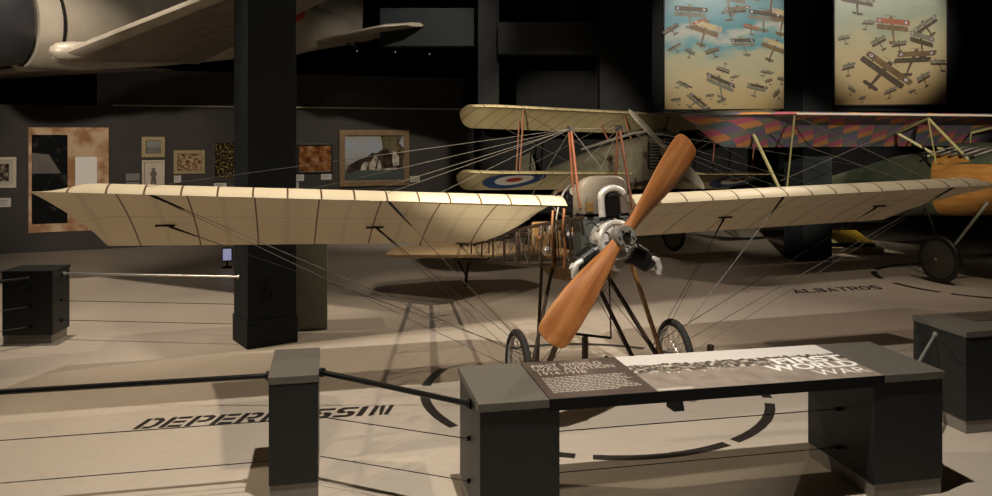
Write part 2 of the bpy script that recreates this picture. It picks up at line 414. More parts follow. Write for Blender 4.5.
# ------------------------------------------------------------------ floor lettering and rings
def SH(*pts): return list(pts)
stem = SH((0, 0), (.27, 0), (.27, 1), (0, 1))
GL = {
 'D': [stem, SH((.36, 1), (.75, 1), (1, .75), (1, .25), (.75, 0), (.36, 0), (.36, .2), (.65, .2), (.73, .3), (.73, .7), (.65, .8), (.36, .8))],
 'E': [stem, SH((.36, 0), (1, 0), (1, .2), (.36, .2)), SH((.36, .4), (.95, .4), (.95, .6), (.36, .6)), SH((.36, .8), (1, .8), (1, 1), (.36, 1))],
 'P': [stem, SH((.36, 1), (.8, 1), (1, .85), (1, .5), (.8, .35), (.36, .35), (.36, .53), (.66, .53), (.72, .58), (.72, .77), (.66, .82), (.36, .82))],
 'R': [stem, SH((.36, 1), (.8, 1), (1, .85), (1, .55), (.8, .4), (.36, .4), (.36, .57), (.66, .57), (.72, .62), (.72, .77), (.66, .82), (.36, .82)), SH((.45, .33), (.76, .33), (1.05, 0), (.72, 0))],
 'U': [SH((0, 1), (.27, 1), (.27, .3), (.38, .2), (.46, .2), (.46, 0), (.25, 0), (0, .22)), SH((1, 1), (.73, 1), (.73, .3), (.62, .2), (.54, .2), (.54, 0), (.75, 0), (1, .22))],
 'S': [SH((.2, 1), (1, 1), (1, .8), (.36, .8), (.29, .73), (.36, .62), (.47, .62), (.47, .42), (.2, .42), (0, .55), (0, .85)), SH((.8, 0), (0, 0), (0, .2), (.64, .2), (.71, .27), (.64, .38), (.55, .38), (.55, .58), (.8, .58), (1, .45), (1, .15))],
 'I': [SH((.3, 0), (.62, 0), (.62, 1), (.3, 1))],
 'N': [SH((0, 0), (.25, 0), (.25, 1), (0, 1)), SH((.33, 1), (.55, 1), (.70, .0), (.70, 0), (.55, 0), (.33, .8)), SH((.77, 0), (1, 0), (1, 1), (.77, 1))],
 'A': [SH((0, 0), (.28, 0), (.47, .6), (.47, 1), (.36, 1)), SH((1, 0), (.72, 0), (.55, .6), (.55, 1), (.64, 1)), SH((.38, .14), (.62, .14), (.57, .3), (.43, .3))],
 'L': [stem, SH((.36, 0), (1, 0), (1, .2), (.36, .2))],
 'B': [stem, SH((.36, 1), (.8, 1), (.96, .86), (.96, .62), (.85, .53), (.36, .53), (.36, .67), (.66, .67), (.7, .72), (.7, .8), (.66, .84), (.36, .84)), SH((.36, .47), (.85, .47), (1, .36), (1, .12), (.82, 0), (.36, 0), (.36, .16), (.66, .16), (.72, .2), (.72, .28), (.66, .32), (.36, .32))],
 'T': [SH((0, .8), (1, .8), (1, 1), (0, 1)), SH((.36, 0), (.64, 0), (.64, .74), (.36, .74))],
 'O': [SH((.46, 1), (.25, 1), (0, .75), (0, .25), (.25, 0), (.46, 0), (.46, .2), (.35, .2), (.27, .3), (.27, .7), (.35, .8), (.46, .8)), SH((.54, 1), (.75, 1), (1, .75), (1, .25), (.75, 0), (.54, 0), (.54, .2), (.65, .2), (.73, .3), (.73, .7), (.65, .8), (.54, .8))],
}
def floor_word(word, p0, p1, h, label, shear=.28):
    e = empty('floor_lettering', (p0.x, p0.y, .0), math.atan2(p1.y-p0.y, p1.x-p0.x), label, 'lettering')
    L = (p1-p0).length; ws = [.45 if c == 'I' else 1.0 for c in word]; k = L/(sum(ws)+.17*(len(word)-1)); w = k; X0 = 0
    for i, ch in enumerate(word):
        f = MB(); adv = 0 if i == 0 else adv+(ws[i-1]+.17)*k
        for sh in GL[ch]:
            f.prism([Vector((adv+(x-(.3 if ch == 'I' else 0))*w+shear*y*h, y*h, 0.0002)) for x, y in sh], (0, 0, .0016))
        f.build('letter', M['vinyl'], e)
    return e
floor_word('DEPERDUSSIN', onfloor(132, 429.5), onfloor(388, 414.5), .225, 'black stencil word DEPERDUSSIN on the pale floor behind the barrier post')
floor_word('ALBATROS', onfloor(796, 293.5), onfloor(884, 289), .27, 'small black stencil word ALBATROS on the far floor at right')
def floor_ring(c, r, w, arcs, label):
    e = empty('floor_ring', (c[0], c[1], 0), 0, label, 'floor marking')
    for a0, a1 in arcs:
        n = max(6, int((a1-a0)/5)); f = MB()
        o = ring_pts((0, 0), r, R(a0), R(a1), n); i = ring_pts((0, 0), r-w, R(a0), R(a1), n)
        f.prism([p+Vector((0, 0, .0002)) for p in o+i[::-1]], (0, 0, .0016)); f.build('arc', M['vinyl'], e)
    return e
def ang(c, px, py):
    p = onfloor(px, py); return math.degrees(math.atan2(p.y-c[1], p.x-c[0])) % 360
rc = (.885, 7.25)
A1 = [(ang(rc, 460, 371), ang(rc, 433, 386)), (ang(rc, 421, 395), ang(rc, 453, 427)), (ang(rc, 459, 433), ang(rc, 575, 457)), (ang(rc, 593, 458), ang(rc, 727, 444)), (ang(rc, 732, 440), ang(rc, 775, 404)), (ang(rc, 772, 398), 415)]
A1 = [(a0, a1 if a1 > a0 else a1+360) for a0, a1 in A1]
floor_ring(rc, 1.575, .085, A1+[(62, 118)], 'dashed black ring on the floor around the cream monoplane wheels')
rc2 = (7.75, 12.6)
A2 = [(ang(rc2, 889, 283), ang(rc2, 937, 293)), (ang(rc2, 946, 296), 282), (150, 176), (92, 143), (288, 340)]
A2 = [(a0, a1 if a1 > a0 else a1+360) for a0, a1 in A2]
floor_ring(rc2, 1.62, .10, A2, 'dashed black ring on the floor under the disc wheel at right')

# ------------------------------------------------------------------ console, kiosks, posts and rails
YAW = R(11.8)
CO = Vector((-.10, 4.51, 0))
con = empty('display_console', CO, YAW, 'dark two-pedestal console with a tilted-look graphic top in the foreground', 'console')
con['label'] = 'long slate console on two pedestals with printed graphic top before the monoplane'
D, ZT = .746, .80
for x0, x1, cx0, cx1 in ((.012, .485, 0, .419), (2.565, 3.07, 2.634, 3.08)):
    f = MB().box(((x0+x1)/2, D/2, .425), (x1-x0, D-.03, .65)); ped = f.build('pedestal', M['console'], con, bevel=.004)
    MB().box(((x0+x1)/2, D/2, .05), (x1-x0-.012, D-.045, .10)).build('kick_plinth', M['kick'], ped)
    MB().box(((cx0+cx1)/2, D/2, .776), (cx1-cx0, D, .048)).build('cap', M['consoletop'], con, bevel=.003)
f = MB().box(((.42+2.633)/2, D/2, .765), (2.633-.42, D, .068)); gp = f.build('graphic_panel', M['black'], con, bevel=.002)
f = MB(); z = .8006
f.face([(.424, .004, z), (1.09, .004, z), (1.09, D-.004, z), (.424, D-.004, z)], [(0, 0), (1, 0), (1, 1), (0, 1)]); f.build('text_print', M['brownpanel'], gp)
f = MB(); f.face([(1.091, .004, z), (2.629, .004, z), (2.629, D-.004, z), (1.091, D-.004, z)], [(0, 0), (1, 0), (1, 1), (0, 1)]); f.build('photo_print', M['ruins'], gp)
f = MB(); f.face([(1.10, .012, z+.0005), (1.33, .012, z+.0005), (1.33, .05, z+.0005), (1.10, .05, z+.0005)]); f.build('credit_strip', M['paleprint'], gp)
def text(name, s, size, loc, m, parent, bold=0.0, rot=(0, 0, 0), spacing=1.0, align='LEFT', sx=1.0):
    cu_ = bpy.data.curves.new(name, 'FONT'); cu_.body = s; cu_.size = size; cu_.offset = bold; cu_.space_line = .82
    cu_.space_character = spacing; cu_.align_x = align
    t = bpy.data.objects.new(name, cu_); C.objects.link(t)
    dg = bpy.context.evaluated_depsgraph_get()
    me = bpy.data.meshes.new_from_object(t.evaluated_get(dg)); bpy.data.objects.remove(t)
    o = bpy.data.objects.new(name, me); C.objects.link(o); me.materials.clear(); me.materials.append(m)
    o.location = loc; o.rotation_euler = rot; o.scale = (sx, 1, 1); o.parent = parent
    return o
text('heading', 'FIRST WORLD\nWAR AVIATION\n1914-1918', .098, (.468, .60, z+.001), M['paleprint'], gp, .0006, sx=.78)
f = MB(); y = .375
while y > .10:
    x = .475; end = 1.045 if y > .13 else .93
    end -= random.random()*.05
    while x < end:
        w = random.uniform(.012, .04); f.face([(x, y, z+.001), (min(x+w, end), y, z+.001), (min(x+w, end), y+.014, z+.001), (x, y+.014, z+.001)]); x += w+.008
    y -= .030
f.build('paragraph', M['paleprint'], gp)
text('title', 'FIRST', .165, (2.625, .36, z+.001), M['whitepaint'], gp, .0055, align='RIGHT', sx=1.36)
text('title', 'WORLD', .165, (2.628, .225, z+.001), M['whitepaint'], gp, .0055, align='RIGHT', sx=1.05)
text('title', 'WAR', .155, (2.605, .085, z+.001), M['whitepaint'], gp, .0002, align='RIGHT', sx=1.05)
# eyelets where the cables meet the pedestals
for x in (-.0, .49, 2.55):
    for zz in (.47, .21):
        MB().tube([(x-.004 if x < 1 else x-.02, .36, zz), (x+.02 if x < 2 and x > .1 else x+.012, .36, zz)], .014, 10).build('cable_eyelet', M['black'], con)
MB().box((1.62, .30, .715), (.05, .14, .03)).build('bracket', M['black'], con)

def W(o, x, y, z): return o + Vector((math.cos(YAW)*x-math.sin(YAW)*y, math.sin(YAW)*x+math.cos(YAW)*y, z))
# barrier post
pc = at(267, 378, 5.0); pc.z = 0
post = empty('barrier_post', pc, YAW, 'slate barrier post with flat top left of the console', 'barrier post')
MB().box((.162, .33, .43), (.305, .65, .64)).build('post_body', M['console'], post, bevel=.004)
MB().box((.165, .33, .055), (.30, .63, .11)).build('kick_plinth', M['kick'], post)
MB().box((.162, .33, .776), (.315, .66, .048)).build('cap', M['consoletop'], post, bevel=.003)
def rail(p, q, label, r=.017, m='rail', flange=(True, True), name='handrail'):
    p, q = Vector(p), Vector(q)
    e = empty(name, p, 0, label, 'handrail'); d = q-p
    MB().tube([(0, 0, 0), d], r, 12).build('tube', M[m], e, smooth=True)
    u = d.normalized()
    if flange[0]: MB().tube([u*-.002, u*.02], r*1.7, 14).build('flange', M[m], e, smooth=True)
    if flange[1]: MB().tube([d-u*.02, d+u*.002], r*1.7, 14).build('flange', M[m], e, smooth=True)
    return e
def cable(p, q, label, group=None, r=.0035):
    e = MB().tube([Vector(p), Vector(q)], r, 6).build('barrier_cable', M['cable']); return tag(e, label, 'cable', group)
pl_l = W(pc, .0, .16, 0); pl_r = W(pc, .33, .17, 0)
lend = W(pc, -3.6, .16, 0)
rail(pl_l+Vector((0, 0, .765)), lend+Vector((0, 0, .765)), 'black steel handrail running left from the barrier post', .018, flange=(True, False))
ce = W(CO, 0.010, .30, 0)
rail(pl_r+Vector((0, 0, .765)), ce+Vector((0, 0, .70)), 'black steel handrail between the barrier post and the console', .018)
for k, zz in (('upper', .47), ('lower', .21)):
    cable(pl_l+Vector((.004, 0, zz)), lend+Vector((0, 0, zz)), '%s thin black cable below the handrail left of the barrier post' % k)
    cable(pl_r+Vector((-.004, 0, zz)), W(CO, .0, .36, zz), '%s thin black cable between the barrier post and the console' % k)
    cable(W(CO, .485, .36, zz), W(CO, 2.555, .36, zz), '%s thin black cable between the two console pedestals' % k)
# right kiosk
kp = onfloor(966, 434.5)
ki = empty('display_kiosk', kp, YAW, 'slate box kiosk with inset top panel at right edge behind the console', 'kiosk')
MB().box((.42, .285, .425), (.84, .57, .65)).build('body', M['console'], ki, bevel=.004)
MB().box((.42, .285, .05), (.825, .55, .10)).build('kick_plinth', M['kick'], ki)
MB().box((.42, .285, .776), (.85, .59, .048)).build('cap', M['consoletop'], ki, bevel=.003)
MB().box((.62, .40, .802), (.60, .26, .006)).build('inset_panel', M['brownpanel'], ki)
r1 = W(kp, .0, .32, .70); r2 = W(CO, 3.07, .34, .62)
rail(r1, r2, 'short bright steel handrail between the right kiosk and the console', .012, 'steel')
# far left kiosk
kl = at(2, 270, 8.75); kl.z = 0
lk = empty('display_kiosk', kl, YAW*.3, 'dark box kiosk on a pale plinth at far left by the picture wall', 'kiosk')
MB().box((.27, .20, .445), (.54, .40, .69)).build('body', M['console'], lk, bevel=.004)
MB().box((.25, .22, .05), (.52, .36, .10)).build('kick_plinth', M['kick'], lk)
MB().box((.27, .20, .80), (.555, .42, .03)).build('cap', M['console'], lk, bevel=.003)
for x, zz in ((.30, .62), (.30, .42), (.30, .2), (.535, .45), (.535, .22)):
    MB().tube([(x, -.02 if x < .5 else .2, zz), (x+.02, .02 if x < .5 else .2, zz)], .018, 8).build('cable_eyelet', M['black'], lk)
rail(kl+Vector((.545, .25, .745)), c0+cv*.30+Vector((.012, -.005, .745)), 'slim steel handrail between the far left kiosk and the column', .012, 'steel')
rail(kl+Vector((.30, -.008, .74)), kl+Vector((-1.3, -1.6, .74)), 'slim dark handrail leading off the front of the far left kiosk', .013, 'rail', flange=(True, False))
for zz in (.42, .2):
    cable(kl+Vector((.545, .23, zz+.02)), c0+cv*.30+Vector((.012, -.005, zz+.02)), '%s thin cable between the far left kiosk and the column' % ('upper' if zz > .3 else 'lower'))
    cable(kl+Vector((.30, 0, zz)), kl+Vector((-1.3, -1.6, zz)), '%s thin cable leading off the front of the far left kiosk' % ('upper' if zz > .3 else 'lower'))

# ------------------------------------------------------------------ pictures on the picture wall
def wallthing(name, x0, y0, x1, y1, label, cat, group=None):
    p = wallpt((x0+x1)/2, (y0+y1)/2); q0 = wallpt(x0, (y0+y1)/2); q1 = wallpt(x1, (y0+y1)/2)
    w = (q1-q0).length; h = wallpt((x0+x1)/2, y0).z - wallpt((x0+x1)/2, y1).z
    e = empty(name, p, WYAW, label, cat, group); return e, w, h
def framed(x0, y0, x1, y1, fm, pm, label, fw=.08, mount=0.0, depth=.05, cat='picture', name='framed_picture', mm='mount'):
    e, w, h = wallthing(name, x0, y0, x1, y1, label, cat)
    f = MB()
    for sx in (-1, 1):
        f.prism([(sx*w/2, 0, -h/2), (sx*w/2, 0, h/2), (sx*(w/2-fw), 0, h/2-fw), (sx*(w/2-fw), 0, -h/2+fw)], (0, -depth, 0))
        f.prism([(-w/2, 0, sx*h/2), (w/2, 0, sx*h/2), (w/2-fw, 0, sx*(h/2-fw)), (-w/2+fw, 0, sx*(h/2-fw))], (0, -depth, 0))
    f.build('frame', M[fm], e, bevel=.012)
    iw, ih = w-2*fw, h-2*fw
    if mount:
        MB().box((0, -.008, 0), (iw+.01, .012, ih+.01)).build('mount', M[mm], e); iw -= 2*mount; ih -= 2*mount
    f = MB(); yq = -.018 if mount else -.012
    f.face([(-iw/2, yq, -ih/2), (iw/2, yq, -ih/2), (iw/2, yq, ih/2), (-iw/2, yq, ih/2)], [(0, 0), (iw, 0), (iw, ih), (0, ih)] if pm != 'pic_sea' and pm != 'ship_sky' else [(0, 0), (1, 0), (1, 1), (0, 1)])
    cv_ = f.build('canvas', M[pm], e)
    return e, iw, ih, cv_
framed(141.5, 136.5, 165.5, 157.5, 'gold', 'pic_sea', 'small gilt framed green seascape hanging above the framed figure drawing', .09)
pe, iw, ih, cvs = framed(142, 160, 165, 190, 'cream', 'mount', 'cream framed portrait drawing of a figure below the gilt seascape', .05, .11, mm='cream')
f = MB()
for (x, z_, w, h) in ((0, .11, .06, .07), (0, .02, .13, .13), (0, -.08, .10, .12), (-.03, -.16, .05, .10), (.03, -.16, .05, .10)):
    f.lathe([(0.0001, 0), (1, 0)], (0, 0, 0), (0, -1, 0), 12) if False else f.face([(x+w/2*math.cos(t), -.0195, z_+h/2*math.sin(t)) for t in [k*PI/5 for k in range(10)]])
f.build('drawn_figure', M['p_dark'], cvs)
framed(173.5, 150, 205.5, 174, 'gold', 'pic_camp', 'gilt framed sepia painting of a camp right of the figure drawing', .085)
framed(212.5, 140.5, 240, 181, 'blackframe', 'pic_gold', 'black framed picture speckled with gold partly behind the column', .05)
framed(-12, 157, 17, 188, 'cream', 'pic_crowd', 'cream framed sepia print cut by the left edge of the photo', .06, .07)
framed(297.5, 143.5, 333, 173, 'blackframe', 'pic_orange', 'small orange painting in a thin dark frame right of the column', .04)
# ship painting
e, iw, ih, cvs = framed(339.5, 130, 409.5, 186, 'brownframe', 'ship_sky', 'large brown framed painting of dark mass and smoke over green water', .13)
def flatpoly(f, pts, w, h, y): f.face([((x-.5)*w, y, (z_-.5)*h) for x, z_ in pts], [(x*w*.6, z_*h*.6) for x, z_ in pts])
f = MB(); flatpoly(f, [(.60, .55), (.64, .75), (.60, 1), (.99, 1), (.92, .84), (1, .72), (1, .5), (.8, .45)], iw, ih, -.0135); f.build('painted_smoke', M['ship_smoke'], cvs)
f = MB()
for pts in ([(.26, .22), (.36, .24), (.40, .40), (.34, .42), (.28, .34)], [(.40, .24), (.50, .24), (.56, .50), (.50, .56), (.46, .46), (.42, .40)], [(.54, .24), (.62, .24), (.60, .46), (.56, .44)], [(.82, .30), (.92, .34), (.92, .52), (.86, .62), (.82, .70), (.80, .44)], [(.62, .22), (.9, .24), (.88, .28), (.64, .26)]):
    flatpoly(f, pts, iw, ih, -.0141)
f.build('painted_spray', M['ship_pale'], cvs)
f = MB(); flatpoly(f, [(.02, .20), (.08, .16), (.22, .24), (.36, .24), (.52, .26), (.64, .30), (.70, .24), (.80, .20), (.98, .24), (1, .60), (.92, .68), (.84, .52), (.78, .58), (.74, .70), (.62, .68), (.52, .60), (.46, .62), (.36, .52), (.25, .48), (.08, .36)], iw, ih, -.0139); f.build('painted_mass', M['ship_rock'], cvs)
# tall panel with dark photograph, map and white note
e, w, h = wallthing('text_panel', 29.5, 127.5, 109.5, 231, 'tall sepia display panel with dark photograph and white note left of the gilt pictures', 'display panel')
MB().box((0, -.02, 0), (w, .04, h)).build('board', M['map'], e)
f = MB(); f.face([(-w/2, -.041, -h/2), (w/2, -.041, -h/2), (w/2, -.041, h/2), (-w/2, -.041, h/2)], [(0, 0), (1.5, 0), (1.5, 2), (0, 2)]); f.build('map_print', M['map'], e)
def sub(name, x0, y0, x1, y1, m, y, s=1.0):
    X = lambda px: (px-69.5)/80*w; Z = lambda py: (179.2-py)/103.5*h
    f = MB(); f.prism([(X(x0), y, Z(y1)), (X(x1), y, Z(y1)), (X(x1), y, Z(y0)), (X(x0), y, Z(y0))], (0, -.004, 0)); return f
f = MB(); f.face([(-w*.46, -.043, -h*.42), (-w*.02, -.043, -h*.42), (-w*.02, -.043, h*.43), (-w*.46, -.043, h*.43)], [(0, 0), (.9, 0), (.9, 2.2), (0, 2.2)]); ph = f.build('dark_photograph', M['photo_dark'], e)
f = MB(); f.face([(-w*.46, -.0445, h*.06), (-w*.10, -.0445, h*.06), (-w*.25, -.0445, h*.24), (-w*.46, -.0445, h*.26)]); f.build('photographed_roof', M['darkwood'], ph)
sub('note', 75.5, 157, 97.5, 190, M['card'], -.043).build('white_note', M['whitepaint'], e)
# caption cards
def card(x0, y0, x1, y1, label, m='card'):
    e, w, h = wallthing('caption_card', x0, y0, x1, y1, label, 'caption card')
    MB().box((0, -.006, 0), (w, .012, h)).build('card', M[m], e)
    f = MB()
    for k in range(3): f.box((-w*.08, -.0123, h*(.25-.22*k)), (w*(.7-.12*k), .001, h*.05))
    f.build('print_lines', M['iron2'], e)
card(126, 173.5, 139.5, 180.5, 'grey caption card upper of the pair left of the figure drawing', 'cardgrey')
card(126, 182, 139.5, 189, 'grey caption card lower of the pair left of the figure drawing', 'cardgrey')
card(174, 175.5, 181, 182.5, 'white caption card under the gilt framed camp painting')
card(214, 183, 226.5, 189, 'white caption card under the gold speckled black picture')
card(-2, 198, 11, 207, 'white caption card under the print at the left edge')
card(295, 174.5, 304, 181, 'white caption card below left of the orange painting')
card(295, 182, 298.5, 188, 'tiny white caption card lowest under the orange painting')
card(321, 174, 331.5, 179.5, 'white caption card below right of the orange painting')
card(410, 176, 419.5, 182, 'pale caption card right of the large ship painting', 'mount')

# small lit screen on the floor left of the column
sp = onfloor(227, 268)
se = empty('display_screen', sp, WYAW*.5, 'small lit screen on a slim stand glowing white blue left of the column', 'screen')
MB().box((0, .03, .01), (.16, .16, .02)).build('base', M['black'], se); MB().tube([(0, .03, .02), (0, .03, .12)], .015, 8).build('stand', M['black'], se)
MB().box((0, .03, .23), (.17, .03, .24)).build('housing', M['black'], se)
f = MB(); f.face([(-.07, .0145, .13), (.07, .0145, .13), (.07, .0145, .33), (-.07, .0145, .33)])
f.build('screen', emis('screen glow', (.62, .66, 1), .35), se)

# ------------------------------------------------------------------ large aircraft paintings
def painted_plane(f, x, z, s, rot, kind, y):
    """flat little biplane in plan view, seen at a slant; f: dict of MB by material"""
    c, sn = math.cos(rot), math.sin(rot)
    rr = random.Random(int(x*997+z*613)); kx, ky, sk = rr.uniform(.75, 1), rr.uniform(.7, 1.15), rr.uniform(-.45, .45)
    def T(pts):
        q = [(a*kx+b*sk, b*ky+a*sk*.25) for a, b in pts]
        return [(x+s*(a*c-b*sn), y, z+s*(a*sn+b*c)) for a, b in q]
    k = {0: 'p_brown', 1: 'p_dark', 2: 'p_cream', 3: 'p_grey', 4: 'p_red'}[kind]
    def tip(x0, x1, y0, y1, r): return [(x0+r, y0), (x1-r, y0), (x1, y0+r*.6), (x1, y1-r*.6), (x1-r, y1), (x0+r, y1), (x0, y1-r*.6), (x0, y0+r*.6)]
    dk = {'p_brown': 'p_dark', 'p_cream': 'p_brown', 'p_grey': 'p_dark', 'p_red': 'p_brown', 'p_dark': 'p_grey'}[k]
    for q_ in (k, dk, 'p_dark'): f.setdefault(q_, MB())
    def put(m, pts, d): f[m].face([(p[0], p[1]-d, p[2]) for p in T(pts)])
    put(dk, [(-.11, .52), (-.07, .60), (.07, .60), (.11, .52), (.09, .1), (.04, -.85), (-.04, -.85), (-.09, .1)], .0001)
    put(dk, tip(-.32, .32, -.92, -.74, .06), .0003)
    put('p_dark', [(-.02, -.98), (.10, -.98), (.06, -.72), (0, -.72)], .0005)
    put(dk, tip(-.95, .95, -.16, .12, .06), .0006)
    for sx in (-.6, .6): put('p_dark', [(sx-.02, .0), (sx+.02, .0), (sx+.10, .3), (sx+.06, .3)], .0009)
    put(k, tip(-.90, 1.1, .18, .47, .06), .0012)
    put('p_dark', [(-.35, .63), (.35, .60), (.35, .62), (-.35, .65)], .0013)
    if s > .22:
        for sx in (-.72, .86):
            for r_, mm in ((.105, 'blueR'), (.07, 'whiteR'), (.035, 'redR')):
                f.setdefault(mm, MB()); d = {'blueR': .0016, 'whiteR': .002, 'redR': .0024}[mm]
                f[mm].face([(p[0], p[1]-d, p[2]) for p in T([(sx+r_*math.cos(t), .325+r_*math.sin(t)) for t in [q*PI/7 for q in range(14)]])])
def big_painting(x0, x1, yb, skym, planes, label):
    p = pwall((x0+x1)/2, yb); w = (pwall(x1, yb)-pwall(x0, yb)).length; h = 3.3
    e = empty('painting', p, PW, label, 'painting')
    MB().box((0, .005, h/2), (w+.05, .09, h+.05)).build('stretcher', M['blackframe'], e)
    f = MB(); f.face([(-w/2, -.042, 0), (w/2, -.042, 0), (w/2, -.042, h), (-w/2, -.042, h)], [(0, 0), (1, 0), (1, 1.35), (0, 1.35)])
    cv_ = f.build('canvas', M[skym], e)
    for i, (px, pz, s, r, k) in enumerate(planes):
        d = {}; painted_plane(d, (px-.5)*w, pz*h, s, R(r), k, -.0425-.00002*i)
        g = MB(); ms = []
        for kk, m_ in d.items():
            g.cur = len(ms); ms.append(M[kk])
            for fc_, u_ in zip(m_.f, m_.uv): g.face([m_.v[q_] for q_ in fc_], u_)
        g.build('painted_aircraft', ms, cv_, weld=False)
    return e
pl1 = [(.32, .55, .42, -18, 2), (.78, .63, .40, -8, 1), (.20, .67, .40, -4, 1), (.55, .68, .34, -3, 0), (.93, .62, .36, -15, 2), (.62, .45, .30, 4, 1), (.86, .42, .34, -22, 2),
       (.08, .43, .18, 30, 1), (.2, .40, .16, -25, 3), (.38, .40, .20, 20, 0), (.47, .28, .17, 160, 1), (.44, .17, .36, -18, 1), (.14, .17, .20, -35, 1), (.09, .06, .15, 15, 1),
       (.25, .05, .30, -42, 1), (.72, .14, .24, -14, 1), (.80, .25, .15, -20, 3), (.88, .10, .13, 40, 3), (.82, .19, .10, 20, 0), (.45, .05, .10, 30, 1), (.92, .2, .12, -10, 3),
       (.36, .09, .11, 10, 1), (.55, .22, .11, 0, 3), (.28, .60, .20, 20, 4), (.68, .56, .18, -10, 4), (.05, .56, .22, 35, 0), (.5, .78, .45, -12, 1), (.85, .80, .42, 10, 2)]
big_painting(664, 791, 109, 'sky1', pl1, 'tall painting of many biplanes in a teal sky, left of the far column')
pl2 = [(.43, .22, .62, -38, 0), (.70, .30, .40, -3, 0), (.78, .42, .34, -12, 3), (.52, .52, .44, -4, 4), (.82, .52, .30, 35, 3), (.40, .42, .20, 30, 3), (.58, .40, .16, 10, 3), (.12, .25, .18, 10, 3),
       (.80, .17, .20, 30, 3), (.70, .085, .10, 40, 3), (.50, .085, .16, 15, 3), (.15, .10, .11, -30, 3), (.25, .04, .09, 10, 3), (.93, .27, .22, 8, 3), (.08, .45, .16, 15, 3), (.30, .55, .16, -10, 3), (.20, .70, .4, -10, 3)]
big_painting(834, 945, 104.5, 'sky2', pl2, 'tall painting of biplanes in a cream sky, right of the far column')

# ------------------------------------------------------------------ aircraft building helpers
def airfoil_wing(stations, LE, chord, zle, slope, full, camber=.10, pos=.25, th=.03, cs=lambda s: 1.0):
    """rows over span; each row upper LE..TE then lower TE..LE. functions of s (signed)"""
    def mline(t): return camber*(t/pos)*(2-t/pos) if t < pos else camber*(1-((t-pos)/(1-pos))**2)
    def thk(t): return th*math.sqrt(max(t, 0)/.08) if t < .08 else th*(1-((t-.08)/.92)**1.4)
    ts = [0, .01, .025, .05, .085, .13, .18, .25, .33, .43, .55, .68, .82, 1.0]
    rows, uvs = [], []
    for s in stations:
        c = chord(s); row = []; ur = []; cf = full*cs(s)
        for t in ts:
            y = t*c; tt = y/full; row.append(Vector((s, LE(s)+y, zle(s)-slope(s)*y+(mline(tt)+thk(tt)*min(1, (1-t)*6+.08))*cf))); ur.append((s, tt))
        for t in ts[::-1][:-1]:
            y = t*c; tt = y/full; row.append(Vector((s, LE(s)+y, zle(s)-slope(s)*y+(mline(tt)-thk(tt)*.55*min(1, (1-t)*6+.08))*cf))); ur.append((s, tt+2))
        rows.append(row); uvs.append(ur)
    return rows, uvs
def wing_mesh(rows, uvs):
    f = MB(); f.grid(rows, uvs, True)
    for r, u in ((rows[0], uvs[0]), (rows[-1], uvs[-1])): f.face(r, u)
    return f
def frange(a, b, n): return [a+(b-a)*i/n for i in range(n+1)]

# ------------------------------------------------------------------ the cream monoplane
MO = Vector((.917, 6.85, 0)); MYAW = R(15)
mono = empty('monoplane', MO, MYAW, 'cream linen early monoplane with a big varnished wooden propeller behind the console', 'aeroplane')
def lz(s): return 1.705+.038*abs(s)-.011*s
def lslope(s): return (lz(s)-(1.20+.027*abs(s)))/1.5
def lchord(s):
    a_ = abs(s); k = min(1, max(0, (a_-.32)/.50)); k = math.sqrt(max(0, 1-(1-k)**2))
    c = .42+1.08*k
    if a_ > 4.12: c *= 1
    return c
def lLE(s): return 0.0 if abs(s) < 4.3 else .03*((abs(s)-4.3)/.15)**2
def tipchord(s):
    a_ = abs(s)
    return lchord(s) if a_ < 4.2 else max(.03, 1.5*(1-(a_-4.2)/.245)-lLE(s))
def lcs(s): return 1.0 if abs(s) < 4.08 else max(.12, 1-.88*((abs(s)-4.08)/.36))
def make_wing(sign):
    st = [sign*x for x in frange(.32, .9, 10)+frange(1.0, 3.9, 12)+[4.0, 4.1, 4.2, 4.25, 4.3, 4.35, 4.4, 4.435]]
    rows, uvs = airfoil_wing(st, lLE, tipchord, lz, lslope, 1.5, .088, .25, .024, cs=lcs)
    return wing_mesh(rows, uvs).build('wing', M['linen'], mono, smooth=True)
wl = make_wing(-1); wr = make_wing(1)
wl['label'] = 'wing on the left of the photo'; wr['label'] = 'wing on the right of the photo'
# fuselage reference: axis falls towards the tail
FS = .165
def ax(y): return 1.503-(y+.45)*FS
def F(x, y, z): return Vector((x, y, ax(y)+z))
# cowling behind the engine
def tomb(w, zt, zb, n=10):
    pts = [(-w, zb), (w, zb)]
    r = w*.55
    pts += [(w-r+r*math.cos(t), zt-r+r*math.sin(t)) for t in [i*PI/2/n for i in range(n+1)]]
    pts += [(-w+r+r*math.cos(t), zt-r+r*math.sin(t)) for t in [PI/2+i*PI/2/n for i in range(n+1)]]
    return pts
rows = [[F(x*k, y, z_*k2+.04) for x, z_ in tomb(.218, .50, .18)] for y, k, k2 in ((-.07, .94, .96), (-.04, 1, 1), (.06, 1.02, 1.0), (.12, 1.02, .98))]
f = MB(); f.grid(rows, None, True); f.face(rows[0]); f.face(rows[-1]); cw = f.build('cowling', M['cowl'], mono, smooth=True)
f = MB(); f.prism([F(-.225, -.06, .185), F(.225, -.06, .185), F(.225, -.06, .215), F(-.225, -.06, .215)], (0, .1, 0)); f.build('cowling_seam', M['black'], cw)
f = MB(); f.prism([F(-.225, -.08, -.20), F(.215, -.08, -.20), F(.215, -.08, .185), F(-.225, -.08, .185)], (0, .20, 0)); fp = f.build('engine_plate', M['cowl2'], mono, bevel=.01)
MB().prism([F(.10, -.35, .23), F(.155, -.35, .23), F(.155, -.35, .31), F(.10, -.35, .31)], (0, .02, 0)).build('dummy', M['tan'], cw) if False else None
f = MB().box(F(-.155, -.095, .27), (.05, .05, .075)); f.build('small_box', M['tan'], cw)
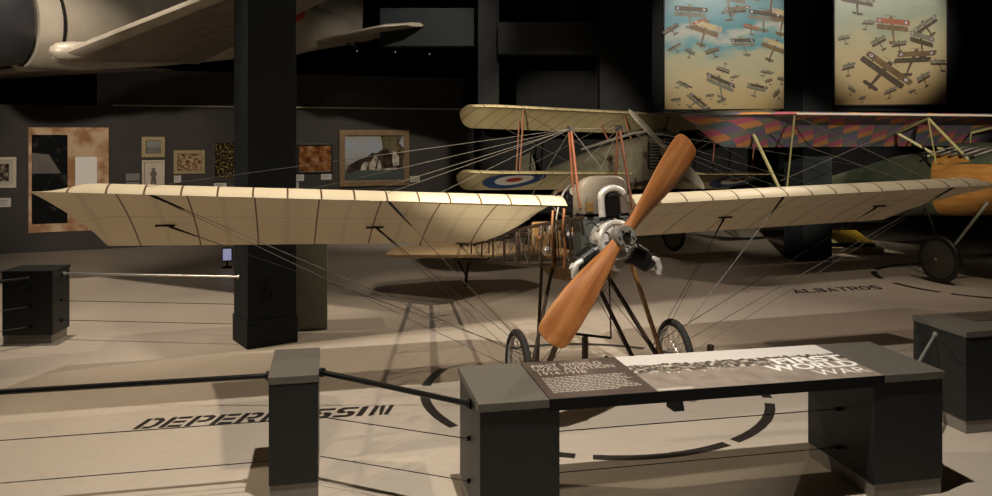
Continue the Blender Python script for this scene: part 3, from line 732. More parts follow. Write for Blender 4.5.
# engine : crankcase and three cylinders
eng_ax = Vector((0, 1, -FS)).normalized()
ez = Vector((0, FS, 1)).normalized()
EC = F(-.005, -.27, -.02)
f = MB(); f.lathe([(.0, -.13), (.045, -.13), (.052, -.07), (.128, -.062), (.132, -.075), (.152, -.075), (.166, -.055), (.170, .0), (.170, .12), (.12, .19), (0, .19)], EC, eng_ax, 32); ck = f.build('crankcase', M['alu'], mono, smooth=True)
f = MB()
for k in range(12):
    t = k*PI/6; d = Vector((1, 0, 0))*math.cos(t)+ez*math.sin(t)
    f.tube([EC+d*.165-eng_ax*.055, EC+d*.165+eng_ax*.0], .015, 6)
f.build('bolt_ring', M['steel'], ck)
f = MB()
for k in range(8):
    t = k*PI/4+.2; d = Vector((1, 0, 0))*math.cos(t)+ez*math.sin(t); f.tube([EC+d*.05-eng_ax*.075, EC+d*.118-eng_ax*.068], .006, 6)
f.lathe([(.060, -.072), (.066, -.078), (.072, -.072)], EC, eng_ax, 24); f.build('cover_rib', M['iron2'], ck)
for ang_, in ((90,), (212,), (328,)):
    d = Vector((1, 0, 0))*math.cos(R(ang_))+ez*math.sin(R(ang_))
    c = EC+eng_ax*.03
    f = MB(); prof = [(.070, .10), (.070, .20)]
    h = .205
    while h < .345: prof += [(.090, h), (.090, h+.006), (.076, h+.007), (.076, h+.0125)]; h += .0135
    prof += [(.088, .355), (.088, .375), (.06, .40), (0, .402)]
    f.lathe(prof, c, d, 20); cy = f.build('cylinder', M['iron'], mono, smooth=False)
    side = d.cross(eng_ax).normalized()
    f = MB()
    for sg in (-1, 1): f.lathe([(.008, .0), (.010, .06), (.016, .065), (0, .07)], c+d*.395+side*.03*sg-eng_ax*.02, d, 10)
    f.build('valve', M['steel'], cy)
    f = MB()
    if ang_ == 90:
        pts = [c+Vector((-.105, -.06, 0))+ez*z_ for z_ in (.20, .27, .34)]
        for t in frange(180, 20, 8): pts.append(c+Vector((.0+.105*math.cos(R(t)), -.06, 0))+ez*(.36+.075*math.sin(R(t))))
        f.tube(pts, [.028]*3+[.032]*5+[.032, .031, .030, .028], 12)
    else:
        sg = 1 if ang_ > 270 else -1
        p = c+d*.30
        f.lathe([(.0, -.05), (.045, -.05), (.05, 0), (.045, .03), (0, .035)], c+d*.405, d, 14)
        f.tube([c+d*.36+ez*.03-eng_ax*.06, c+d*.42+ez*.04-eng_ax*.07, c+d*.45-ez*.01-eng_ax*.06, c+d*.44-ez*.06-eng_ax*.04], .026, 10)
    f.build('manifold_pipe', M['alu'], cy, smooth=True)
f = MB(); f.lathe([(0, -.05), (.05, -.05), (.062, -.02), (.062, .05), (.03, .06)], EC+Vector((.02, .02, 0))-ez*.20, Vector((0, 1, -FS)), 8); f.build('carburettor', M['alu'], ck)
f = MB()
for k, (x, z_) in enumerate(((-.14, -.07), (-.12, .10), (.12, .10))):
    f.tube([EC+Vector((x, -.01, 0))+ez*z_, EC+Vector((x*1.5, .02, 0))+ez*(z_+.05), EC+Vector((x*1.6, .12, 0))+ez*(z_+.02)], .006, 6)
f.build('ignition_lead', M['iron'], ck)
# propeller
HC = F(-.034, -.50, 0)
pr = empty('propeller', HC); pr.parent = mono
PA = R(49.6)
pd = Vector((1, 0, 0))*math.cos(PA)+ez*math.sin(PA); ps = eng_ax.cross(pd).normalized()
def blade_rows(sign):
    rows = []
    prof = [(0, .052, .050, 44), (.07, .054, .048, 43), (.16, .062, .042, 38), (.28, .084, .036, 32), (.45, .110, .030, 26), (.60, .128, .024, 21), (.75, .137, .019, 17), (.88, .138, .015, 15), (.95, .134, .012, 14), (.985, .124, .010, 14), (1.008, .104, .008, 14), (1.02, .076, .006, 14), (1.027, .036, .004, 14)]
    for r_, hw, ht, tw in prof:
        th = R(tw)*sign
        off = .012*math.sin(PI*min(1, r_/1.08))*sign
        row = []
        for j in range(16):
            t = 2*PI*j/16; a_ = math.cos(t)*hw; b_ = math.sin(t)*ht
            row.append(pd*sign*r_ + ps*(a_*math.cos(th)-b_*math.sin(th)+off) + eng_ax*(a_*math.sin(th)+b_*math.cos(th)))
        rows.append(row)
    return rows
for sg in (-1, 1):
    f = MB(); rw = blade_rows(sg); f.grid(rw, [[(abs(j-8)/8+sg*3, k_*.085) for j in range(16)] for k_ in range(len(rw))], True); f.face(rw[-1]); o = f.build('blade', M['prop'], pr, smooth=True)
f = MB(); f.lathe([(0, -.085), (.03, -.085), (.03, -.075), (.083, -.075), (.088, -.065), (.088, .05), (.05, .10), (.05, .22), (0, .22)], (0, 0, 0), eng_ax, 28); hb = f.build('hub_plate', M['hubgrey'], pr, smooth=True)
f = MB(); f.lathe([(0, -.088), (.026, -.088), (.03, -.10), (.034, -.088), (.034, -.07)], (0, 0, 0), eng_ax, 16); f.build('shaft_end', M['iron'], hb)
f = MB()
for k in range(6):
    d = Vector((1, 0, 0))*math.cos(k*PI/3)+ez*math.sin(k*PI/3); f.lathe([(0, -.09), (.010, -.09), (.010, -.07)], d*.06, eng_ax, 6)
f.build('hub_bolt', M['hubgrey'], hb)
# fuselage frame
def bar(name, pts, r, m, parent=mono, n=8, flat=1.0, smooth=True): return MB().tube(pts, r, n, True, flat).build(name, m, parent, smooth=smooth)
def hw(y): return .235-.165*max(0, (y-1.0))/5.2 if y > 1.0 else .235
def hh(y): return (.20 if y < 1.2 else .20-.11*(y-1.2)/5.0)
for sx in (-1, 1):
    for sz, nm in ((1, 'upper_longeron'), (-1, 'lower_longeron')):
        bar('longeron', [F(sx*hw(y), y, sz*hh(y)-.02) for y in (-.15, .5, 1.2, 2.2, 3.4, 4.6, 5.8)], .016, M['darkwood'])
for i, y in enumerate((.15, .55, .95, 1.4, 1.9, 2.45, 3.05, 3.7, 4.4, 5.1, 5.75)):
    for sx in (-1, 1):
        bar('frame_upright', [F(sx*hw(y), y, -hh(y)-.02), F(sx*hw(y), y, hh(y)-.02)], .011, M['darkwood'])
    for sz in (-1, 1): bar('frame_crosspiece', [F(-hw(y), y, sz*hh(y)-.02), F(hw(y), y, sz*hh(y)-.02)], .010, M['darkwood'])
ys = (.15, .55, .95, 1.4, 1.9, 2.45, 3.05, 3.7, 4.4, 5.1, 5.75)
for sx in (-1, 1):
    f = MB()
    for a_, b_ in zip(ys[:-1], ys[1:]):
        f.tube([F(sx*hw(a_), a_, -hh(a_)-.02), F(sx*hw(b_), b_, hh(b_)-.02)], .003, 5); f.tube([F(sx*hw(a_), a_, hh(a_)-.02), F(sx*hw(b_), b_, -hh(b_)-.02)], .003, 5)
    f.build('bracing_wire', M['wire'], mono)
# cockpit: floor tray, seat, tank, control hoop and wheel, copper tubes
f = MB(); f.prism([F(-.245, .10, -.22), F(-.245, 1.0, -.22), F(-.22, .75, -.34), F(-.22, .35, -.36)], (.46, 0, 0)); f.build('belly_pan', M['tan'], mono, bevel=.01)
f = MB(); f.box(F(0, 1.25, -.10), (.36, .36, .05)); f.box(F(0, 1.45, .06), (.36, .05, .34)); f.build('seat', M['tan'], mono, bevel=.02)
f = MB(); f.lathe([(0, -.19), (.09, -.19), (.10, -.17), (.10, .17), (.09, .19), (0, .19)], F(0, .45, .02), (1, 0, 0), 20); tk = f.build('fuel_tank', M['iron2'], mono, smooth=True)
f = MB()
for x in (-.12, .12): f.lathe([(.102, -.015), (.106, -.015), (.106, .015), (.102, .015)], F(x, .45, .02), (1, 0, 0), 20)
f.build('tank_strap', M['copper'], tk)
bar('control_hoop', [F(-.03+.20*math.cos(t), .55, .12+.42*math.sin(t)) for t in [i*PI/14 for i in range(15)]], .013, M['iron2'])
f = MB(); f.lathe([(.14+.014*math.cos(t), .014*math.sin(t)) for t in [i*PI/4 for i in range(8)]], F(0, .9, .38), (0, 1, -.5), 28, True)
wh = f.build('control_wheel', M['darkwood'], mono, smooth=True)
f = MB()
for k in range(4):
    t = k*PI/2; f.tube([F(0, .9, .38), F(.14*math.cos(t), .9-.06*math.sin(t), .38+.125*math.sin(t))], .007, 6)
f.build('wheel_spoke', M['iron2'], wh)
MB().tube([F(0, .0+.6, .52), F(.0, .68, .47)], .05, 14).build('dial', M['steel'], mono)
for (x, y) in ((-.31, .40), (-.29, .16)):
    bar('copper_tube', [F(x, y, .28), F(x-.012, y, .1), F(x+.012, y, -.1), F(x-.004, y, -.24)], .014, M['copper'])
for k in range(9):
    y = .5+.16*k; x = -.22+random.uniform(-.02, .02)
    bar('control_rod', [F(x, y, random.uniform(-.22, -.1)), F(x+random.uniform(-.03, .03), y+random.uniform(-.05, .05), random.uniform(.05, .2))], .007, M['iron2'] if k % 2 else M['darkwood'])
for k, (x, y, z_, r_) in enumerate(((-.25, .62, .12, .035), (-.24, 1.0, .05, .03), (-.22, .85, -.08, .04), (.1, .7, .1, .04))):
    f = MB(); f.lathe([(0, -.04), (r_, -.03), (r_*1.1, 0), (r_, .03), (0, .04)], F(x, y, z_), (1, .3, .4), 12); f.build('fitting', M['copper'] if k % 2 else M['steel'], mono, smooth=True)
# cabane masts
def mono_at(px, py, yl):
    """local point in the plane y=yl seen at a pixel"""
    c_, s_ = math.cos(MYAW), math.sin(MYAW)
    k = (px-496)/FPX; # X = MO.x + c x - s y ; Y = MO.y + s x + c y ; X = kY
    x = (k*(MO.y+c_*yl)-MO.x+s_*yl)/(c_-k*s_); Y = MO.y+s_*x+c_*yl
    return Vector((x, yl, CAM_H-(py-HZ)/FPX*Y))
for sx, (tp, f1, f2) in ((-1, ((571, 129), (580, 209), (575.5, 214))), (1, ((619.5, 128), (632.5, 208), (616, 186)))):
    top = mono_at(*tp, .25)
    bar('cabane_strut', [top, mono_at(*f1, -.05)], .019, M['redwood'], flat=.6)
    bar('cabane_strut', [top+Vector((0, .05, -.02)), mono_at(*f2, .55)], .019, M['redwood'], flat=.6)
    MB().box(top+Vector((0, .02, .0)), (.035, .09, .05)).build('cabane_cap', M['iron2'], mono)
CT = [mono_at(571, 129, .25), mono_at(619.5, 128, .25)]
# undercarriage
AX = .335
for sx in (-1, 1):
    L_ = [(F(sx*.235, .95, -.22), Vector((sx*.50, .30, .14)), 'darkwood'), (F(sx*.235, .62, -.22), Vector((sx*.60, .12, .31)), 'darkwood'), (F(sx*.235 if sx > 0 else -.10, -.05, -.18), Vector((sx*.61 if sx > 0 else -.50, .05, .31)), 'ash' if sx > 0 else 'darkwood'), (F(sx*.2, -.12, -.2), Vector((sx*.40, -.25, .14)), 'darkwood')]
    for p, q, m in L_[:3]: bar('undercarriage_leg', [p, q], .025, M[m], flat=.65)
    bar('skid', [Vector((sx*.50, y, z_)) for y, z_ in ((-.02, .26), (.04, .17), (.14, .115), (.3, .09), (.7, .085), (1.1, .06))], .024, M['darkwood'], flat=.7)
    bar('axle_fork', [Vector((sx*.50, .16, .10)), Vector((sx*.50, .08, .36))], .018, M['iron'])
bar('axle', [Vector((-.74, .08, AX)), Vector((.74, .08, AX))], .017, M['iron'])
bar('skid_crossbar', [Vector((-.50, .55, .10)), Vector((.50, .55, .10))], .015, M['darkwood'])
def spoked_wheel(sx):
    c = Vector((sx*.73, .08, AX)); w_ = empty('wheel', c); w_.parent = mono
    f = MB(); f.lathe([(.303+.032*math.cos(t), .032*math.sin(t)) for t in [i*PI/5 for i in range(10)]], (0, 0, 0), (1, 0, 0), 40, True); f.build('tyre', M['rubber'], w_, smooth=True)
    f = MB(); f.lathe([(.275, -.018), (.268, -.018), (.262, 0), (.268, .018), (.275, .018)], (0, 0, 0), (1, 0, 0), 40, True); f.build('rim', M['steel'], w_, smooth=True)
    f = MB(); f.lathe([(0, -.07), (.022, -.07), (.022, -.05), (.03, -.045), (.03, -.038), (.018, -.03), (.018, .03), (.03, .038), (.03, .045), (.022, .05), (.022, .07), (0, .07)], (0, 0, 0), (1, 0, 0), 14); f.build('hub', M['iron2'], w_)
    f = MB()
    for k in range(24):
        t = 2*PI*k/24; e_ = .042 if k % 2 else -.042; t2 = t+(.45 if (k//2) % 2 else -.45)
        f.tube([(e_, .026*math.cos(t2), .026*math.sin(t2)), (0, .267*math.cos(t), .267*math.sin(t))], .0026, 5)
    f.build('spoke', M['steel'], w_)
for sx in (-1, 1): spoked_wheel(sx)
# warping pylon under the nose
pp = mono_at(585, 337, -.35)
bar('warp_post', [Vector((pp.x, pp.y, .10)), pp], .028, M['darkwood'], n=6)
bar('warp_bar', [mono_at(568, 333, -.35), mono_at(611, 338, -.35)], .011, M['iron'])
bar('warp_rod', [mono_at(611, 338, -.35), F(.02, -.1, -.22)], .007, M['iron2'])
bar('chock_post', [Vector((.98, -.05, 0)), Vector((1.0, -.08, .46))], .035, M['darkwood'], n=6)
cp = onfloor(676, 409)
ck_ = empty('wheel_chock', cp, R(15), 'small black block on the floor in front of the right monoplane wheel', 'chock')
MB().prism([(-.05, -.06, 0), (-.05, .08, 0), (-.05, .08, .085), (-.05, -.03, .085)], (.10, 0, 0)).build('block', M['black'], ck_, bevel=.004)
MB().box((0, .0, .087), (.05, .06, .006)).build('rubber_pad', M['rubber'], ck_)
# tail
zt = lambda y: .64
f = MB(); th = .022
def tailpoly(pts, t): 
    f.prism([Vector((x, y, zt(y)-t-.09*abs(x))) for x, y in pts], (0, 0, 2*t))
tailpoly([(0, 4.25), (.12, 4.30), (1.2, 5.25), (1.2, 5.40), (0, 5.40)], th); tailpoly([(0, 4.25), (0, 5.40), (-1.2, 5.40), (-1.2, 5.25), (-.12, 4.30)], th); f.build('tailplane', M['tail'], mono, bevel=.012)
f = MB(); tailpoly([(0, 5.42), (1.2, 5.42), (1.05, 5.85), (.15, 6.0), (0, 6.0)], .016); tailpoly([(0, 5.42), (0, 6.0), (-.15, 6.0), (-1.05, 5.85), (-1.2, 5.42)], .016); f.build('elevator', M['tail'], mono, bevel=.01)
f = MB(); f.prism([(-.012, 5.0, .66), (-.012, 5.45, 1.15), (-.012, 5.9, 1.1), (-.012, 6.1, .75), (-.012, 5.8, .66)], (.025, 0, 0)); f.build('rudder', M['tail'], mono, bevel=.008)
bar('tail_skid', [Vector((0, 5.0, .50)), Vector((0, 5.25, .22)), Vector((0.0, 5.32, .02))], .022, M['darkwood'])
bar('tail_skid_brace', [Vector((.12, 5.5, .46)), Vector((0, 5.28, .18))], .014, M['iron']); bar('tail_skid_brace', [Vector((-.12, 5.5, .46)), Vector((0, 5.28, .18))], .014, M['iron'])
bar('elevator_horn', [Vector((-.62, 5.75, zt(5.75)+.12)), Vector((-.62, 5.75, zt(5.75)-.2))], .012, M['iron'])
# rigging : undersides of the wings to the undercarriage, tops to the cabane
def wlow(s, t):
    rows, _ = airfoil_wing([s], lLE, tipchord, lz, lslope, 1.5, .088, .25, .024, cs=lcs)
    ts = [0, .01, .025, .05, .085, .13, .18, .25, .33, .43, .55, .68, .82, 1.0]
    lo = [rows[0][0]]+rows[0][14:][::-1]
    for i in range(13):
        if ts[i] <= t <= ts[i+1]: return lo[i].lerp(lo[i+1], (t-ts[i])/(ts[i+1]-ts[i]))
def wtop(s, t):
    rows, _ = airfoil_wing([s], lLE, tipchord, lz, lslope, 1.5, .088, .25, .024, cs=lcs)
    ts = [0, .01, .025, .05, .085, .13, .18, .25, .33, .43, .55, .68, .82, 1.0]
    for i in range(13):
        if ts[i] <= t <= ts[i+1]: return rows[0][i].lerp(rows[0][i+1], (t-ts[i])/(ts[i+1]-ts[i]))
def wire(p, q, r=.0034, m='wire', name='rigging_wire'): return MB().tube([p, q], r, 5).build(name, M[m], mono)
WR = {-1: ((-3.66, .06), (-3.66, .72), (-1.85, .06), (-1.83, .74)), 1: ((3.85, .06), (3.75, .70), (1.88, .06), (1.86, .74))}
for sx in (-1, 1):
    foots = (Vector((sx*.58, -.05, .42)), Vector((sx*.58, .2, .42)), Vector((sx*.52, .0, .22)), Vector((sx*.62, .25, .32)))
    for i, (s, t) in enumerate(WR[sx]):
        p = wlow(s, t); q = foots[0 if i % 2 == 0 else 1]
        wire(p, q); wire(p, foots[2 if i % 2 == 0 else 3], .0026) if i in (0, 3) else None
        u = (q-p).normalized()
        MB().tube([p+Vector((0, 0, .01)), p+u*.06, p+u*.30], [.013, .012, .006], 6).build('turnbuckle', M['iron'], mono)
        if i % 2: MB().box(p+Vector((0, 0, -.004)), (.16, .03, .016)).build('wire_anchor', M['iron'], mono)
        ct = CT[0 if sx < 0 else 1]
        wire(wtop(s, t), ct+Vector((0, .02, 0)), .0017, 'wirelight')
    wire(CT[0 if sx < 0 else 1], wtop(sx*2.6, .62), .002, 'wirelight')
for a_, b_ in ((CT[0], F(.2, -.1, .3)), (CT[1], F(-.2, -.1, .3)), (CT[0], CT[1]), (CT[0], F(0, 3.05, .12)), (CT[1], F(0, 3.05, .12))): wire(a_, b_, .0024, 'wirelight')
wire(Vector((-.58, .08, .33)), F(.2, -.05, -.2), .003); wire(Vector((.58, .08, .33)), F(-.2, -.05, -.2), .003)
wire(Vector((-.5, .3, .14)), F(.23, .0, -.2), .003); wire(Vector((.5, .3, .14)), F(-.23, .0, -.2), .003)

# ------------------------------------------------------------------ roundel biplane behind
BO = at(650, 200, 15.0); BO.z = 0; BY = R(25.5)
bip = empty('biplane', BO, BY, 'cream biplane with blue white red roundels standing behind the monoplane', 'aeroplane')
def bip_wing(sign, z0, dih, LE0, half, chord, slope, root=.12):
    def chf(s):
        a_ = abs(s); k = max(0, (a_-(half-.45))/.45); return chord*(1-.55*k**2.4)
    def LEf(s):
        a_ = abs(s); k = max(0, (a_-(half-.45))/.45); return LE0+.38*k**2.2
    st = [sign*x for x in frange(root, half-.45, 8)+frange(half-.4, half, 7)]
    rows, uvs = airfoil_wing(st, LEf, chf, lambda s: z0+dih*abs(s), lambda s: slope, chord, .06, .3, .025)
    return rows, uvs
for sg in (-1, 1):
    rows, uvs = bip_wing(sg, 2.68, .030, -.1, 3.52, 1.4, .25, .0); wing_mesh(rows, uvs).build('upper_wing', M['linen2'], bip, smooth=True)
    rows, uvs = bip_wing(sg, 1.55, -.026*sg, .05, 3.52, 1.4, .27, .3); lw = wing_mesh(rows, uvs).build('lower_wing', M['linen2'], bip, smooth=True)
    # roundel on the underside of the lower wing
    def under(s, y):
        t = y/1.4; c_ = .06*(1-((t-.3)/.7)**2) if t > .3 else .06*(t/.3)*(2-t/.3)
        thk_ = .025*(1-(max(0, t-.08)/.92)**1.4)
        return Vector((s, .05+y, 1.55-.026*s-.27*y+(c_-thk_*.55)*1.4))
    for r_, mm, d in ((.60, 'blueR', .012), (.37, 'whiteR', .016), (.16, 'redR', .020)):
        f = MB(); cs = -2.50 if sg < 0 else 2.85
        rings = [[under(cs+r_*k*math.cos(t)*.98, .70+r_*k*math.sin(t))+Vector((0, -.004, -d)) for t in [j*PI/18 for j in range(36)]] for k in (.001, .35, .7, 1)]
        f.grid(rings, None, True); f.build('roundel', M[mm], lw)
    for s, yy in ((2.68, .12), (2.34, .95)):
        MB().tube([Vector((sg*s, yy+.05, 1.60-.026*sg*s-.27*yy)), Vector((sg*s, yy-.1, 2.72+.03*s-.25*yy))],   .017, 8, flat=.5).build('interplane_strut', M['redwood'], bip, smooth=True)
    for s, y0 in ((.5, .1), (.5, .9)):
        MB().tube([Vector((sg*.36, y0, 2.22)), Vector((sg*.5, y0, 2.66-.2*y0))], .022, 8, flat=.5).build('cabane_strut', M['redwood'], bip, smooth=True)
    f = MB()
    f.tube([Vector((sg*.4, .1, 1.6)), Vector((sg*2.75, .1, 2.74))], .005, 5); f.tube([Vector((sg*2.75, .1, 1.66)), Vector((sg*.5, .1, 2.66))], .005, 5)
    f.tube([Vector((sg*.4, 1.0, 1.4)), Vector((sg*2.75, 1.0, 2.5))], .005, 5); f.build('bracing_wire', M['wire'], bip)
rows = []
for y, w_, zt_, zb_ in ((-.55, .30, .33, -.42), (-.5, .36, .38, -.48), (.6, .40, .40, -.5), (1.8, .40, .38, -.48), (3.2, .26, .26, -.3), (5.0, .06, .12, -.12)):
    a_ = 2.0-(y+.6)*.16
    rows.append([Vector((w_*sx*k, y, a_+zz)) for sx, k, zz in ((-1, .75, zb_), (1, .75, zb_), (1, 1, zb_*.6), (1, 1, zt_*.45), (1, .7, zt_*.85), (1, .25, zt_), (-1, .25, zt_), (-1, .7, zt_*.85), (-1, 1, zt_*.45), (-1, 1, zb_*.6))])
f = MB(); f.grid(rows, None, True); f.face(rows[0]); f.face(rows[-1]); f.build('fuselage', M['bipgrey'], bip, smooth=True)
f = MB(); f.box((-.18, -.57, 1.98), (.56, .06, .62)); rd = f.build('radiator', M['iron'], bip, bevel=.01)
f = MB()
for k in range(10): f.box((-.34, -.61, 1.72+k*.055), (.2, .02, .022)); f.box((-.04, -.61, 1.72+k*.055), (.2, .02, .022))
f.build('shutter', M['plinthgrey'], rd)
for sg in (-1, 1):
    MB().tube([(sg*.36-.1, -.5, 2.36), (sg*.42-.1, -.2, 2.33), (sg*.42-.1, 1.6, 2.0)], .026, 10).build('exhaust_pipe', M['steel'], bip, smooth=True)
    MB().tube([(sg*.2, -.2, 2.38), (sg*.2, .5, 2.30)], .05, 10).build('gun_barrel', M['iron2'], bip, smooth=True)
# grey two bladed propeller
pb = empty('propeller', Vector((-.16, -.72, 2.03))); pb.parent = bip
PB = R(-44)
e2 = Vector((0, 1, -.16)).normalized(); z2 = Vector((0, .16, 1)).normalized()
d2 = Vector((1, 0, 0))*math.cos(PB)+z2*math.sin(PB); s2 = e2.cross(d2)
for sg in (-1, 1):
    rows = []
    for r_, w_, t_, tw in ((0, .06, .05, 45), (.15, .06, .045, 45), (.35, .085, .035, 38), (.6, .10, .025, 28), (.85, .085, .016, 22), (.98, .055, .01, 20), (1.04, .018, .005, 20)):
        th_ = R(tw)*sg; rows.append([d2*sg*r_+s2*(w_*math.cos(t)*math.cos(th_)-t_*math.sin(t)*math.sin(th_))+e2*(w_*math.cos(t)*math.sin(th_)+t_*math.sin(t)*math.cos(th_)) for t in [j*PI/6 for j in range(12)]])
    f = MB(); f.grid(rows, None, True); f.face(rows[-1]); f.build('blade', M['propdark'], pb, smooth=True)
MB().lathe([(0, -.08), (.07, -.08), (.09, 0), (.09, .12), (0, .12)], (0, 0, 0), e2, 16).build('hub_plate', M['steel'], pb, smooth=True)
for sg in (-1, 1):
    for y in (.0, .8): MB().tube([Vector((sg*.3, y, 1.5-.1*y)), Vector((sg*.75, .35, .36))], .025, 8).build('undercarriage_leg', M['darkwood'], bip, smooth=True)
    w_ = empty('wheel', Vector((sg*.82, .35, .36))); w_.parent = bip
    f = MB(); f.lathe([(.32+.04*math.cos(t), .04*math.sin(t)) for t in [i*PI/5 for i in range(10)]], (0, 0, 0), (1, 0, 0), 32, True); f.build('tyre', M['rubber'], w_, smooth=True)
    f = MB(); f.lathe([(0, -.06), (.29, -.02), (.29, .02), (0, .06)], (0, 0, 0), (1, 0, 0), 32); f.build('wheel_disc', M['cowl'], w_, smooth=True)
MB().tube([(-.82, .35, .36), (.82, .35, .36)], .025, 8).build('axle', M['iron'], bip)
f = MB(); f.prism([(-1.3, 4.2, 1.18), (1.3, 4.2, 1.18), (1.1, 5.0, 1.06), (-1.1, 5.0, 1.06)], (0, 0, .05)); f.build('tailplane', M['linen2'], bip)
f = MB(); f.prism([(-.02, 4.4, 1.2), (-.02, 4.8, 1.85), (-.02, 5.4, 1.7), (-.02, 5.4, .95)], (.04, 0, 0)); f.build('rudder', M['bipgrey'], bip)
MB().tube([(0, 4.6, 1.0), (0, 5.0, .02)], .03, 8).build('tail_skid', M['darkwood'], bip)

# ------------------------------------------------------------------ lozenge biplane at right
LO = Vector((7.75, 12.54, 0)); LY = R(19.5)
lozp = empty('biplane', LO, LY, 'plywood fuselage biplane with multicoloured lozenge wing at the right edge', 'aeroplane')
def loz_wing(sign, z0, half, chord, slope, LE0, tipr, rake):
    def chf(s): return chord + rake*max(0, (abs(s)-(half-tipr))/tipr) * 0 - (0 if abs(s) < half-tipr else (chord-.12)*((abs(s)-(half-tipr))/tipr)**2.0)
    def LEf(s): return LE0 if abs(s) < half-tipr else LE0+(chord*.92)*((abs(s)-(half-tipr))/tipr)**1.7
    st = [sign*x for x in frange(.0, half-tipr, 8)+frange(half-tipr+.05, half, 9)]
    return airfoil_wing(st, LEf, lambda s: max(.08, min(chf(s), chord+LE0-LEf(s)+.02)), lambda s: z0, lambda s: slope, chord, .06, .3, .022)
for sg in (-1, 1):
    rows, uvs = loz_wing(sg, 2.61, 4.62, 1.5, .34, 0, .95, .3); uw = wing_mesh(rows, uvs).build('upper_wing', M['lozenge'], lozp, smooth=True)
    f = MB(); f.tube([rows[0][0], rows[8][0]], .016, 8); f.build('leading_edge_highlight', M['mount'], uw, smooth=True)  # pale tube stands in for the highlight along the leading edge
    rows, uvs = loz_wing(sg, 1.42, 3.9, .9, .30, .35, .6, .2); wing_mesh(rows, uvs).build('lower_wing', M['lozenge'], lozp, smooth=True)
    for p, q in (((sg*3.62, .10, 2.63), (sg*3.42, .52, 1.44)), ((sg*3.62, 1.05, 2.34), (sg*3.42, .62, 1.42))):
        MB().tube([p, q], .027, 8, flat=.5).build('interplane_strut', M['olive'], lozp, smooth=True)
    f = MB()
    f.tube([(sg*3.55, .5, 1.62), (sg*.8, .3, 2.62)], .005, 5); f.tube([(sg*.55, .5, 1.55), (sg*3.6, .2, 2.62)], .005, 5); f.tube([(sg*.55, .9, 1.5), (sg*3.6, 1.0, 2.4)], .005, 5); f.build('bracing_wire', M['wire'], lozp)
# fuselage: rounded plywood
rows = []
for y, rx, rz_, zc in ((-1.15, .12, .14, 1.62), (-1.0, .30, .33, 1.62), (-.6, .42, .48, 1.60), (.3, .46, .56, 1.55), (.62, .46, .56, 1.52), (1.6, .44, .54, 1.40), (3.2, .28, .38, 1.12), (4.6, .10, .22, .85), (5.0, .02, .16, .78)):
    rows.append([Vector((rx*math.copysign(abs(math.cos(t))**.7, math.cos(t)), y, zc+rz_*math.copysign(abs(math.sin(t))**.7, math.sin(t)))) for t in [j*PI/12 for j in range(24)]])
f = MB(); f.grid(rows[:5], None, True); f.face(rows[0]); f.cur = 1; f.grid(rows[4:], None, True); f.face(rows[-1]); f.build('fuselage', [M['ply'], M['greendark']], lozp, smooth=True)
f = MB()
rows = [[Vector((rx*math.cos(t), y, zc+.03+rz_*math.sin(t))) for t in [R(25)+j*R(130)/10 for j in range(11)]] for y, rx, rz_, zc in ((-.7, .40, .48, 1.62), (-.3, .46, .56, 1.60), (.5, .48, .6, 1.54))]
f.grid(rows); f.build('engine_cover', M['greendark'], lozp, smooth=True)
f = MB()
for k in range(6): f.lathe([(0, -.05), (.045, -.05), (.05, 0), (.045, .06), (0, .07)], (0, -.6+k*.2, 2.13-.02*k), (0, 0, 1), 12)
f.tube([(-.09, -.6, 2.14), (-.09, .5, 2.06)], .03, 8)
f.build('cylinder_head', M['iron'], lozp)
for k in range(5): MB().tube([(-.16, -.45+k*.2, 2.12), (-.35, -.40+k*.2, 2.08), (-.50, -.2+k*.2, 1.98)], .026, 8).build('exhaust_stub', M['iron2'], lozp, smooth=True)
def loz_at(px, py, yl):
    c_, s_ = math.cos(LY), math.sin(LY); k = (px-496)/FPX
    x = (k*(LO.y+c_*yl)-LO.x+s_*yl)/(c_-k*s_); Y = LO.y+s_*x+c_*yl
    return Vector((x, yl, CAM_H-(py-HZ)/FPX*Y))
apex = loz_at(928, 118, .12); apex2 = loz_at(897, 133, .95)
for p, q in ((apex, loz_at(968, 159, .0)), (apex, loz_at(936, 163, .35)), (apex, apex2), (apex2, loz_at(936, 155, .6)), (loz_at(928, 156, .45), loz_at(953, 148, .75))):
    MB().tube([p, q], .022, 8, flat=.6).build('cabane_strut', M['olive'], lozp, smooth=True)
    MB().tube([Vector((-p.x, p.y, p.z)), Vector((-q.x, q.y, q.z))], .022, 8, flat=.6).build('cabane_strut', M['olive'], lozp, smooth=True)
for sg in (-1, 1):
    w_ = empty('wheel', Vector((sg*.86, .10, .37))); w_.parent = lozp
    f = MB(); f.lathe([(.325+.045*math.cos(t), .045*math.sin(t)) for t in [i*PI/5 for i in range(10)]], (0, 0, 0), (1, 0, 0), 40, True); f.build('tyre', M['iron'], w_, smooth=True)
    f = MB(); f.lathe([(0, -.075), (.30, -.03), (.30, .03), (0, .075)], (0, 0, 0), (1, 0, 0), 40); f.build('wheel_disc', M['disc'], w_, smooth=True)
    f = MB(); f.lathe([(0, -.10), (.018, -.10), (.02, -.06)], (0, 0, 0), (1, 0, 0), 10); f.build('hub_cap', M['steel'], w_)
    for p, q, m_ in (((sg*.40, -.35, 1.28), (sg*.74, .08, .42), 'plinthgrey'), ((sg*.42, .75, 1.10), (sg*.74, .12, .42), 'iron')): MB().tube([p, q], .022, 8, flat=.6).build('undercarriage_leg', M[m_], lozp, smooth=True)
MB().tube([(-.86, .1, .37), (.86, .1, .37)], .03, 8).build('axle', M['iron2'], lozp)
f = MB(); f.prism([(-1.2, 4.0, 1.0), (1.2, 4.0, 1.0), (1.1, 5.0, .88), (-1.1, 5.0, .88)], (0, 0, .05)); f.build('tailplane', M['greendark'], lozp)
